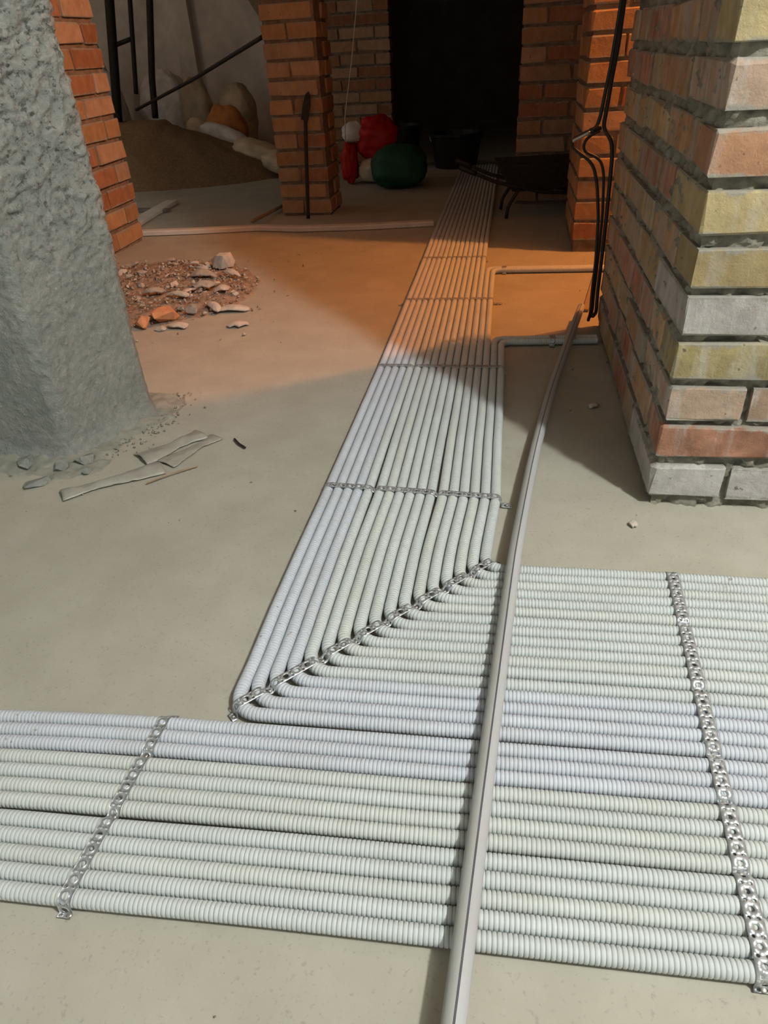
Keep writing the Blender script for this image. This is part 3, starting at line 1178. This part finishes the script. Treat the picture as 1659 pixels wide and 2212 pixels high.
# pale lath behind the near wall
lt = plain_box('wooden_lath', -.009, .009, -.23, .23, 0, .007, WOOD)
lt.location = (.300, 2.55, 0.0)
lt.rotation_euler = (0, 0, math.radians(-9.5))
tag(lt, 'thin pale wooden lath on the floor behind the near wall', 'lath')


# ------------------------------------------------------------------ loose pieces
def hull_chunk(name, size, mat, seed, parent=None, n=16, flat=.7):
    rg = np.random.default_rng(seed)
    bm = bmesh.new()
    for _ in range(n):
        v = rg.normal(size=3)
        v /= np.linalg.norm(v)
        v *= rg.uniform(.75, 1.0)
        bm.verts.new((v[0] * size[0] / 2, v[1] * size[1] / 2, v[2] * size[2] / 2))
    r = bmesh.ops.convex_hull(bm, input=bm.verts)
    bmesh.ops.delete(bm, geom=list({g for g in r['geom_interior'] + r['geom_unused'] if isinstance(g, bmesh.types.BMVert)}), context='VERTS')
    zmin = min(v.co.z for v in bm.verts)
    for v in bm.verts:
        v.co.z -= zmin
    return bm_obj(name, bm, mat, parent)


def flake(name, lx, ly, bend, thick, mat, seed):
    """thin curved shard with a ragged outline"""
    rg = np.random.default_rng(seed)
    nr, na = 4, 14
    V, F = [], []
    rad = rg.uniform(.75, 1.08, na)
    for side in (0, 1):
        V.append((0, 0, bend + (thick if side else 0)))
        for r in range(1, nr + 1):
            for a in range(na):
                t = 2 * math.pi * a / na
                x, y = math.cos(t) * r / nr * rad[a], math.sin(t) * r / nr * rad[a]
                z = bend * (1 - (x * x * .9 + y * y * .6)) + (thick if side else 0)
                V.append((x * lx / 2, y * ly / 2, max(z, 0)))
    n1 = 1 + nr * na

    def id_(s, r, a):
        return s * n1 + 1 + (r - 1) * na + a % na
    for s in (0, 1):
        for a in range(na):
            f = (s * n1, id_(s, 1, a), id_(s, 1, a + 1))
            F.append(f if s else f[::-1])
            for r in range(1, nr):
                f = (id_(s, r, a), id_(s, r + 1, a), id_(s, r + 1, a + 1), id_(s, r, a + 1))
                F.append(f if s else f[::-1])
    for a in range(na):
        F.append((id_(0, nr, a), id_(0, nr, a + 1), id_(1, nr, a + 1), id_(1, nr, a)))
    return link_mesh(name, py_mesh(name, V, F), mat, None)


def scatter_chips(name, spots, mats, label, cat=None, zs_=None):
    """many small angular crumbs joined into one mesh (uncountable)"""
    rg = np.random.default_rng(77)
    tmpl = []
    for i in range(6):
        bm = bmesh.new()
        for _ in range(8):
            v = rg.normal(size=3)
            v /= np.linalg.norm(v)
            bm.verts.new(tuple(v * rg.uniform(.7, 1)))
        r = bmesh.ops.convex_hull(bm, input=bm.verts)
        bm.verts.ensure_lookup_table()
        bmesh.ops.triangulate(bm, faces=bm.faces)
        bm.verts.index_update()
        tmpl.append((np.array([v.co[:] for v in bm.verts]), np.array([[v.index for v in f.verts] for f in bm.faces])))
        bm.free()
    VV, FF, off = [], [], 0
    for (x, y, z, sx, sy, sz, rot) in spots:
        V, F = tmpl[rg.integers(6)]
        v = V * np.array([sx, sy, sz]) / 2
        c, s = math.cos(rot), math.sin(rot)
        v = np.stack([v[:, 0] * c - v[:, 1] * s, v[:, 0] * s + v[:, 1] * c, v[:, 2]], -1)
        v = v + np.array([x, y, z])
        VV.append(v)
        FF.append(F + off)
        off += len(v)
    o = link_mesh(name, arrays_mesh(name, np.concatenate(VV), np.concatenate(FF)), mats[0])
    for m in mats[1:]:
        o.data.materials.append(m)
    if len(mats) > 1:
        mi = []
        for f in FF:
            mi += [int(rg.integers(len(mats)))] * len(f)
        o.data.polygons.foreach_set('material_index', mi)
    tag(o, label, cat, kind='stuff')
    return o


def heap_z(x, y):
    dx, dy = (x + 1.36), (y - 2.58)
    ca, sa = math.cos(.55), math.sin(.55)
    u, v = dx * ca + dy * sa, -dx * sa + dy * ca
    e = (u / .40) ** 2 + (v / .46) ** 2
    return max(0.0, 1 - e)


# low heap of swept rubble behind the rendered corner
hx = np.linspace(-1.85, -.88, 98)
hy = np.linspace(2.04, 3.10, 108)
HX, HY = np.meshgrid(hx, hy, indexing='ij')
Pm = np.stack([HX, HY, np.zeros_like(HX)], -1).reshape(-1, 3)
hz = np.array([heap_z(a, b) for a, b in Pm[:, :2]])
edge = fbm(Pm * 9, 3, 61)
Pm[:, 2] = np.clip(.030 * np.sqrt(hz) * (1 + .5 * edge) + .012 * fbm(Pm * 60, 3, 62) * (hz > 0.02) - .008, -.009, .08)
Qm = grid_faces(98, 108)
keep = (Pm[Qm][:, :, 2].max(axis=1) > -.0035)
used = np.unique(Qm[keep])
remap = -np.ones(len(Pm), int)
remap[used] = np.arange(len(used))
hp = link_mesh('rubble_heap', arrays_mesh('rubble_heap', Pm[used], remap[Qm[keep]]), DUST)
tag(hp, 'low heap of swept brown dust and rubble behind the rendered corner', 'rubble', kind='stuff')
rg = np.random.default_rng(5)
spots = []
while len(spots) < 1500:
    x, y = rg.uniform(-1.85, -.80), rg.uniform(1.98, 3.14)
    h = heap_z(x, y)
    if h <= 0 and rg.random() > .03:
        continue
    if h > 0 and rg.random() > .35 + h:
        continue
    s = rg.uniform(.006, .017) if rg.random() < .8 else rg.uniform(.018, .034)
    z = .030 * math.sqrt(h) if h > 0 else 0
    spots.append((x, y, z + s * .12, s, s * rg.uniform(.4, 1), s * rg.uniform(.25, .7), rg.uniform(0, 6.3)))
scatter_chips('rubble_chips', spots, [CHIPG, DUST, CHIP, DUST, CHIPG], 'countless small mortar and brick chips strewn over the rubble heap', 'rubble')

CH = [  # x, y, size, mat, rot, label
    (-1.165, 2.83, (.125, .10, .085), CHIP, .3, 'largest pale concrete chunk at the far right of the rubble heap'),
    (-1.245, 2.86, (.045, .04, .032), CHIP, 1.1, 'small whitish lump left of the largest chunk on the rubble heap'),
    (-1.150, 2.20, (.125, .095, .060), CHIPB, .9, 'broken orange brick half at the near left of the rubble heap'),
    (-1.205, 2.15, (.075, .06, .05), CHIPB, 2.1, 'orange brick fragment tucked beside the rendered corner'),
    (-1.140, 2.12, (.055, .035, .02), CHIP, .2, 'small pale shard before the broken orange brick half'),
    (-1.075, 2.27, (.075, .06, .045), CHIPG, .7, 'grey-brown mortar lump right of the broken orange brick half'),
    (-1.48, 2.72, (.095, .045, .03), CHIP, -.5, 'yellowish elongated mortar piece on the far left of the heap'),
    (-1.35, 2.70, (.08, .03, .025), CHIP, .9, 'slim pale mortar splinter in the middle of the heap'),
    (-1.245, 2.80, (.10, .06, .03), CHIPG, .1, 'flat beige mortar piece at the far side of the heap'),
]
for i, (x, y, sz, m, rz, lab) in enumerate(CH):
    o = hull_chunk('rubble_chunk', sz, m, 200 + i)
    o.location = (x, y, .018 * math.sqrt(heap_z(x, y)) - .002)
    o.rotation_euler = (0, 0, rz)
    tag(o, lab, 'rubble')
FL = [
    (-1.02, 2.32, .10, .042, .022, CHIP, -.75, 'rolled pale plaster shard lying at the near side of the heap'),
    (-.952, 2.325, .135, .05, .018, CHIP, .15, 'long curved plaster shard at the right of the heap'),
    (-.880, 2.17, .075, .05, .012, CHIP, .1, 'single curved shard lying apart on the bare floor'),
    (-1.085, 2.15, .085, .05, .014, CHIP, .0, 'thin curved plaster shard at the front of the heap'),
    (-1.09, 2.70, .10, .05, .026, CHIP, -.5, 'upturned plaster shard below the largest chunk'),
    (-1.19, 2.66, .13, .07, .030, CHIPG, -.3, 'broad grey plaster flake near the right of the heap'),
    (-1.13, 2.52, .12, .06, .026, CHIPG, .4, 'grey curled flake in the right middle of the heap'),
    (-1.05, 2.50, .07, .05, .02, CHIP, .8, 'small pale flake at the right rim of the heap'),
    (-1.30, 2.45, .09, .04, .018, CHIPG, .2, 'narrow grey flake in the centre of the heap'),
    (-1.19, 2.42, .11, .035, .016, CHIP, -.2, 'slender pale flake before the grey curled flake'),
]
for i, (x, y, lx, ly, bd, m, rz, lab) in enumerate(FL):
    o = flake('plaster_shard', lx, ly, bd, .004, m, 300 + i)
    o.location = (x, y, .028 * math.sqrt(heap_z(x, y)))
    o.rotation_euler = (0, 0, rz)
    tag(o, lab, 'rubble')
for i in range(26):
    while True:
        x, y = rg.uniform(-1.6, -.98), rg.uniform(2.15, 2.95)
        if heap_z(x, y) > .12:
            break
    s = rg.uniform(.03, .055)
    o = hull_chunk('rubble_chunk', (s, s * .7, s * .5), [CHIPG, CHIP, CHIPG, CHIPB][i % 4] if i % 9 == 0 else [CHIPG, CHIP][i % 2], 400 + i, n=12)
    o.location = (x, y, .024 * math.sqrt(heap_z(x, y)))
    o.rotation_euler = (0, 0, rg.uniform(0, 6))
    tag(o, 'small mortar lump among the chips of the rubble heap', 'rubble', 'small lumps in the rubble heap')

# fallen mortar at the foot of the rendered corner
for i, (x, y, sz, rz, lab) in enumerate([
    (-.925, 1.245, (.06, .05, .036), .2, 'flat mortar clod at the foot of the rendered corner'),
    (-.965, 1.215, (.05, .04, .030), 1.2, 'rounded mortar clod under the rendered corner edge'),
    (-.900, 1.205, (.038, .03, .018), .5, 'small mortar clod beside the crumpled film'),
    (-1.06, 1.225, (.07, .045, .028), 2.2, 'low mortar clod left of the rendered corner edge'),
    (-.985, 1.15, (.075, .05, .016), .9, 'flattened mortar clod on the floor before the rendered corner'),
]):
    o = hull_chunk('mortar_clod', sz, PLASTER, 500 + i)
    o.location = (x, y, -.003)
    o.rotation_euler = (0, 0, rz)
    tag(o, lab, 'rubble')
sp2 = []
for i in range(330):
    t = rg.random()
    if t < .55:
        x, y = rg.uniform(-1.25, -.80), 1.235 + rg.normal() * .035
        if x > -.97:
            y = 1.26 + rg.normal() * .06 + (x + .97) * 1.2
    else:
        q = rg.random()
        x, y = -.955 + q * .06 + abs(rg.normal()) * .05 + .02, 1.27 + q * .36
    s = rg.uniform(.004, .013)
    sp2.append((x, y, s * .2, s, s * .8, s * .6, rg.uniform(0, 6.3)))
scatter_chips('render_crumbs', sp2, [RCRUMB], 'crumbs of fallen render along the foot of the rendered corner', 'rubble')

mx = np.linspace(-1.45, -.72, 150)
my = np.linspace(1.06, 1.60, 110)
MX, MY = np.meshgrid(mx, my, indexing='ij')
Pz = np.stack([MX, MY, np.zeros_like(MX)], -1).reshape(-1, 3)
# distance outside the rendered corner's footprint
dx_ = np.maximum(0, Pz[:, 0] - np.interp(Pz[:, 1], [1.0, 1.27, 1.5, 1.7], [-.965, -.965, -.882, -.882]))
dy_ = np.maximum(0, 1.262 - Pz[:, 1])
dist_ = np.hypot(dx_, dy_)
reach = .060 + .045 * fbm(Pz * 9, 3, 71) + .045 * np.exp(-((Pz[:, 0] + .95) / .12) ** 2 - ((Pz[:, 1] - 1.22) / .1) ** 2)
Pz[:, 2] = .016 * np.clip(1 - dist_ / reach, -1, 1) + .006 * fbm(Pz * 55, 3, 72) - .0045
Qz = grid_faces(150, 110)
keep = Pz[Qz][:, :, 2].max(axis=1) > -.0022
used = np.unique(Qz[keep])
remap = -np.ones(len(Pz), int)
remap[used] = np.arange(len(used))
ms = link_mesh('mortar_spill', arrays_mesh('mortar_spill', Pz[used], remap[Qz[keep]]), SPILL, None, True)
tag(ms, 'thin greenish mortar spill spread along the foot of the rendered corner', 'mortar', kind='stuff')

# crumbs of grit on the open floor
sp3 = []
for i in range(420):
    x, y = rg.uniform(-1.3, .9), rg.uniform(.05, 3.4)
    s = rg.uniform(.0015, .0045) if rg.random() < .93 else rg.uniform(.005, .010)
    if -.36 < x < .02 and y > .56 or (.31 < y < .96 and -1.1 < x):
        continue
    if x < -.9 and y > 1.2:
        continue
    if x > .27 and 1.15 < y < 2.25:
        continue
    sp3.append((x, y, s * .15, s, s * rg.uniform(.4, 1), s * .5, rg.uniform(0, 6.3)))
scatter_chips('floor_grit', sp3, [CRUMB, CRUMB, CHIPG], 'scattered specks of grit on the open floor', 'grit')
o = flake('plaster_shard', .032, .02, .007, .003, CHIP, 350)
o.location = (.225, 1.60, 0)
o.rotation_euler = (0, 0, .4)
tag(o, 'tiny white chip in the shadow beside the near brick wall', 'rubble')
o = flake('plaster_shard', .022, .016, .005, .003, CHIP, 351)
o.location = (.252, 1.10, 0)
o.rotation_euler = (0, 0, 1.4)
tag(o, 'tiny pale chip on the floor before the near brick wall corner', 'rubble')


# crumpled film and offcuts by the rendered corner
def film(name, pts, label, seed, lift=.012, wid=.05):
    a, b = np.array(pts[0]), np.array(pts[1])
    d = b - a
    L = np.linalg.norm(d)
    d /= L
    nrm2 = np.array([-d[1], d[0]])
    nu, nv = 34, 12
    V = []
    for i in range(nu):
        for j in range(nv):
            u, v = i / (nu - 1), j / (nv - 1) - .5
            w = wid * (.75 + .25 * math.sin(5 * u + seed))
            p = a + d * L * u + nrm2 * w * v
            V.append((p[0], p[1], 0))
    V = np.array(V)
    v_ = np.tile(np.linspace(-.5, .5, nv), nu)
    V[:, 2] = .0015 + lift * np.clip(1 - (v_ * 2.0) ** 2, 0, 1) * (.6 + .5 * fbm(V * 22, 2, seed)) + .003 * np.abs(fbm(V * 80, 2, seed + 3))
    V[:, :2] += .004 * np.stack([fbm(V * 40, 2, seed + 5), fbm(V * 40, 2, seed + 7)], -1)
    o = link_mesh(name, arrays_mesh(name, V, grid_faces(nu, nv)), FILM, None, True)
    s = o.modifiers.new('thickness', 'SOLIDIFY')
    s.thickness = .0012
    tag(o, label, 'film')
    return o


film('plastic_film', [(-.905, 1.105), (-.735, 1.235)], 'crumpled strip of dusty plastic film before the rendered corner', 3, .013, .062)
film('plastic_film', [(-.80, 1.265), (-.705, 1.395)], 'second crumpled film strip tucked against the rendered corner', 8, .016, .075)
film('plastic_film', [(-.735, 1.25), (-.665, 1.385)], 'flat film offcut on the floor right of the crumpled strips', 14, .004, .055)
st = round_tube('dry_straw', [(-.74, 1.165, .003), (-.70, 1.20, .008), (-.655, 1.245, .003)], .0016, WOOD, None, 6, .006, .01)
tag(st, 'thin dark straw lying beside the film strips', 'straw')
st = round_tube('dry_straw', [(-.615, 1.375, .003), (-.595, 1.35, .004), (-.575, 1.335, .003)], .0026, RUBBER, None, 6, .006, .006)
tag(st, 'short dark splinter on the floor right of the film', 'straw')

# ------------------------------------------------------------------ rear floor: flat white ducts, sticks
def floor_duct(name, label, pts, wd, ht, mat):
    pth = smooth_path(np.array([(x, y, 0.001) for x, y in pts]), .02, .06, 1)
    prof = [(-wd / 2, 0), (wd / 2, 0), (wd / 2, ht * .75), (wd * .42, ht), (-wd * .42, ht), (-wd / 2, ht * .75)]
    o = pipe_piece(name, pth, prof, mat, None)
    o.data.polygons.foreach_set('use_smooth', [False] * len(o.data.polygons))
    tag(o, label, 'duct')
    return o


floor_duct('flat_duct', 'long dusty white duct across the floor before the dim brick pier', [(-1.98, 3.545), (-1.63, 3.57), (-1.27, 3.625), (-1.05, 3.585), (-.75, 3.60), (-.37, 3.66)], .052, .022, TRIMW)
floor_duct('flat_duct', 'short wide white duct running back from the left brick wall', [(-2.02, 3.62), (-2.06, 4.00), (-2.09, 4.42)], .085, .020, TRIMW)
floor_duct('flat_duct', 'dull duct running deep behind the short white duct', [(-2.6, 4.22), (-2.3, 4.20), (-2.0, 4.16)], .05, .016, DARKWALL)
s1 = round_tube('wooden_stick', [(-1.318, 3.68, .032), (-1.312, 3.92, .022), (-1.305, 4.19, .012)], .010, WOOD, None, 8, .03, .03)
tag(s1, 'thin stick resting on the white duct left of the brick pier', 'stick')
rod = empty('shovel', (-1.066, 3.86, 0))
tag(rod, 'dark long-handled tool leaning upright on the dim brick pier', 'shovel')
round_tube('handle', [(0, 0, .003), (.012, .06, .35), (.02, .085, .50)], .010, RUST, rod, 8, .03, .03)
bm = bmesh.new()
hv = [(-.018, 0), (.018, 0), (.020, .07), (.013, .115), (0, .13), (-.013, .115), (-.020, .07)]
vb = [bm.verts.new((x, .002 * abs(x) / .03, z)) for x, z in hv]
f = bm.faces.new(vb)
r = bmesh.ops.extrude_face_region(bm, geom=[f])
bmesh.ops.translate(bm, vec=(0, .006, 0), verts=[v for v in r['geom'] if isinstance(v, bmesh.types.BMVert)])
bl = bm_obj('blade', bm, RUST, rod)
bl.location = (.014, .068, .46)
bl.rotation_euler = (math.radians(-8), math.radians(14), 0)
ln = round_tube('hanging_cord', [(-.87, 4.55, 2.55), (-.845, 4.5, 1.0), (-.90, 4.5, .70), (-.965, 4.52, .43), (-.98, 4.55, .30)], .0035, TRIMW, None, 6, .03, .05)
tag(ln, 'thin pale cord hanging right of the dim brick pier', 'cord')

# ------------------------------------------------------------------ rear room: sand, sacks, scaffold frame
sx = np.linspace(-4.2, -1.25, 90)
sy = np.linspace(4.75, 6.6, 60)
SX, SY = np.meshgrid(sx, sy, indexing='ij')
Ps = np.stack([SX, SY, np.zeros_like(SX)], -1).reshape(-1, 3)
u = (Ps[:, 0] + 2.85) / 1.35
u = np.where(Ps[:, 0] < -2.6, u * .75, u * 1.05)
v = (Ps[:, 1] - 5.65) / .78
hh = np.clip(1 - np.sqrt(np.maximum(0, u * u + v * v)), 0, 1)
Ps[:, 2] = np.minimum(.43 * hh ** .85, .375) * (1 + .06 * fbm(Ps * 5, 3, 91)) + .012 * fbm(Ps * 20, 3, 92) * (hh > 0) - .01
Qs = grid_faces(90, 60)
keep = Ps[Qs][:, :, 2].max(axis=1) > -.005
used = np.unique(Qs[keep])
remap = -np.ones(len(Ps), int)
remap[used] = np.arange(len(used))
sd = link_mesh('sand_heap', arrays_mesh('sand_heap', Ps[used], remap[Qs[keep]]), SAND, None, True)
tag(sd, 'dark brown sand heap behind the left brick wall', 'sand', kind='stuff')


def sack(label, loc, size, rot, mat, seed, neck=0.25, name='sack', cat='sack', group=None, fold=.09):
    """lumpy filled bag: rounded pillow with folds and a gathered neck"""
    nu_, nv_ = 36, 22
    th = np.linspace(0, 2 * np.pi, nu_, endpoint=False)
    ph = np.linspace(-np.pi / 2, np.pi / 2, nv_)
    TH, PH = np.meshgrid(th, ph, indexing='ij')

    def sp(c, e):
        return np.sign(c) * np.abs(c) ** e
    x = sp(np.cos(PH), .65) * sp(np.cos(TH), .75)
    y = sp(np.cos(PH), .65) * sp(np.sin(TH), .75)
    zq = sp(np.sin(PH), .8)
    gather = 1 - neck * np.clip((zq - .35) / .65, 0, 1)
    x, y = x * gather, y * gather
    Pq = np.stack([x, y, zq], -1).reshape(-1, 3)
    dd_ = fbm(Pq * 2.2 + seed * 3.1, 3, seed) * fold * 1.6 + np.abs(fbm(Pq * np.array([5, 5, 1.6]) + seed, 3, seed + 2)) * -fold
    Pq = Pq * (1 + dd_)[:, None]
    Pq = Pq * np.array(size) / 2
    Pq[:, 2] -= Pq[:, 2].min()
    o = link_mesh(name, arrays_mesh(name, Pq, grid_faces(nu_, nv_, wrap_u=True)), mat, None, True)
    o.location = loc
    o.rotation_euler = rot
    tag(o, label, cat, group)
    return o


sack('tall white sack standing left of the dark scaffold post', (-3.46, 6.42, 0), (.36, .3, .72), (0, 0, .2), SACKW, 3)
sack('slim white bag sticking up at the left brick wall edge', (-3.66, 6.78, 0), (.16, .14, .92), (0, .05, 0), SACKW, 4, .6)
sack('broad grey-white sack lying behind the scaffold posts', (-3.10, 6.86, 0), (.46, .36, .68), (0, 0, .1), SACKW, 5, .3)
sack('beige upright sack right of the scaffold posts', (-2.74, 6.66, 0), (.28, .30, .62), (0, 0, .3), SACKB, 6)
sack('tan sack slumped on the sand beside the dark gap', (-2.52, 6.10, .17), (.34, .16, .15), (0, math.radians(38), -.25), SACKB, 7, .2)
sack('pale sack edge lying along the right flank of the sand', (-2.26, 5.95, .15), (.46, .16, .14), (0, math.radians(20), -.15), SACKW, 8, .2)
sack('orange net sack behind the sand heap', (-2.34, 6.25, 0), (.36, .30, .42), (0, 0, .4), SACKO, 9)
sack('torn beige sack with a raised corner behind the orange net', (-2.40, 6.72, 0), (.34, .30, .54), (0, 0, .1), SACKB, 10, .15)
sack('folded beige sack at the right foot of the sand heap', (-1.88, 5.60, .085), (.42, .22, .13), (0, math.radians(16), -.1), SACKB, 11, .1)
sack('pale folded sack touching the dim brick pier', (-1.60, 5.34, .02), (.36, .24, .15), (0, math.radians(10), -.1), SACKB, 12, .1)

fr = empty('scaffold', (-3.26, 6.15, 0))
tag(fr, 'dark steel scaffold frame with a rung before the white sacks', 'scaffold')
round_tube('post', [(.06, 0, .25), (.02, 0, .33), (.18, 0, 1.15), (.45, 0, 2.4)][1:], .036, RUST, fr, 10, .05, .05)
round_tube('post', [(.21, .05, .53), (.32, .05, 1.13), (.55, .05, 2.4)], .018, RUST, fr, 8, .05, .05)
round_tube('rung', [(.13, .0, .86), (.27, .05, .90)], .016, RUST, fr, 8, .03, .02)
plain_box('foot', -.09, .09, -.06, .06, 0, .34, RUST, fr)
ps = round_tube('scaffold_post', [(-2.95, 6.25, .35), (-2.91, 6.25, .63), (-2.80, 6.25, 1.14), (-2.55, 6.25, 2.4)], .026, RUST, None, 10, .05, .05)
tag(ps, 'single dark steel post right of the scaffold frame', 'post')
dr = round_tube('steel_rod', [(-2.97, 5.98, .43), (-2.1, 5.1, .63), (-1.33, 4.28, .825)], .011, RUST, None, 8, .05, .05)
tag(dr, 'long dark rod slanting from the sacks up to the dim brick pier', 'rod')

# ------------------------------------------------------------------ things before the black doorway
sack('crumpled red plastic bag stuffed upright left of the doorway', (-.875, 5.05, .135), (.27, .24, .25), (0, 0, .1), REDP, 13, .25, 'plastic_bag', 'bag', fold=.16)
sack('narrow dark red bag leaning behind the dim brick pier', (-1.055, 5.00, 0), (.11, .18, .25), (0, 0, 0), REDP, 14, .3, 'plastic_bag', 'bag', fold=.16)
sack('beige paper sack under the crumpled red bag', (-.88, 5.03, 0), (.25, .24, .15), (0, 0, .05), SACKB, 15, .1, 'paper_sack', 'sack')
sack('plump dark green sack on the floor before the red bag', (-.70, 4.80, 0), (.36, .34, .24), (0, 0, .2), GREENP, 16, .15)
sack('small greyish bag on top of the narrow red bag', (-1.02, 5.02, .24), (.16, .16, .12), (0, 0, .3), SACKW, 17, .3, 'plastic_bag', 'bag')


def bucket(label, loc, r0, r1, h, tilt=0.0):
    root = empty('bucket', loc, tilt)
    tag(root, label, 'bucket')
    n = 28
    V, F = [], []
    prof = [(0, .0), (r0, 0.0), (r0 + (r1 - r0) * .9, h * .9), (r1 + .006, h * .92), (r1 + .006, h), (r1 - .004, h), (r0 - .006, .008), (0, .008)]
    for i in range(n):
        a = 2 * math.pi * i / n
        for r, zq in prof:
            V.append((r * math.cos(a), r * math.sin(a), zq))
    m = len(prof)
    for i in range(n):
        for j in range(m - 1):
            F.append((i * m + j, ((i + 1) % n) * m + j, ((i + 1) % n) * m + j + 1, i * m + j + 1))
    link_mesh('bucket_body', py_mesh('bucket_body', V, F), BLACKP, root, False)
    arc = [((r1 + .004) * math.cos(t), -.06 * math.sin(t), h * .93 - .10 * math.sin(t)) for t in np.linspace(0, math.pi, 13)]
    round_tube('bail_handle', arc, .0035, STEEL, root, 6, .015, .02)
    return root


bucket('wide black bucket standing in the black doorway', (-.40, 5.62, 0), .15, .185, .22)
bucket('smaller black bucket behind the green sack', (-.80, 5.72, 0), .11, .14, .27, .7)

wb = empty('wheelbarrow', (.12, 4.40, 0), math.radians(8))
tag(wb, 'dark wheelbarrow in the gloom right of the passage conduits', 'wheelbarrow')
wb.location = (.07, 3.90, 0)
wb.scale = (.72, .72, .72)
bm = bmesh.new()
lo_ = [(-.10, -.14), (.22, -.14), (.22, .14), (-.10, .14)]
hi_ = [(-.20, -.22), (.36, -.22), (.36, .22), (-.20, .22)]
b0 = [bm.verts.new((x, y, .17)) for x, y in lo_]
b1 = [bm.verts.new((x, y, .34)) for x, y in hi_]
bm.faces.new(b0)
for i in range(4):
    bm.faces.new((b0[i], b0[(i + 1) % 4], b1[(i + 1) % 4], b1[i]))
me = bpy.data.meshes.new('tray')
bm.to_mesh(me)
bm.free()
tr = link_mesh('tray', me, RUST, wb)
sm = tr.modifiers.new('thickness', 'SOLIDIFY')
sm.thickness = .006
for s in (-1, 1):
    round_tube('handle', [(.42, s * .05, .12), (.1, s * .14, .16), (-.22, s * .17, .24), (-.36, s * .17, .30)], .013, RUST, wb, 8, .04, .05)
    gp = round_tube('grip', [(-.36, s * .17, .30), (-.42, s * .17, .325), (-.47, s * .17, .345)], .018, RUBBER, wb, 8, .02, .02)
    round_tube('leg', [(-.06, s * .15, .19), (-.13, s * .16, .08), (-.14, s * .16, .004)], .012, RUST, wb, 8, .03, .03)
bm = bmesh.new()
nt, nm = 28, 10
vv = [[bm.verts.new((.46 + (.13 + .03 * math.cos(2 * math.pi * b / nm)) * math.cos(2 * math.pi * a / nt), .03 * math.sin(2 * math.pi * b / nm), .16 + (.13 + .03 * math.cos(2 * math.pi * b / nm)) * math.sin(2 * math.pi * a / nt))) for b in range(nm)] for a in range(nt)]
for a in range(nt):
    for b in range(nm):
        bm.faces.new((vv[a][b], vv[(a + 1) % nt][b], vv[(a + 1) % nt][(b + 1) % nm], vv[a][(b + 1) % nm]))
wh = bm_obj('wheel', bm, RUBBER, wb, True)
bm = bmesh.new()
bmesh.ops.create_cone(bm, cap_ends=True, segments=20, radius1=.10, radius2=.10, depth=.02)
bmesh.ops.rotate(bm, cent=(0, 0, 0), matrix=Matrix.Rotation(math.pi / 2, 3, 'X'), verts=bm.verts)
bmesh.ops.translate(bm, vec=(.46, 0, .16), verts=bm.verts)
bm_obj('rim', bm, STEEL, wh)
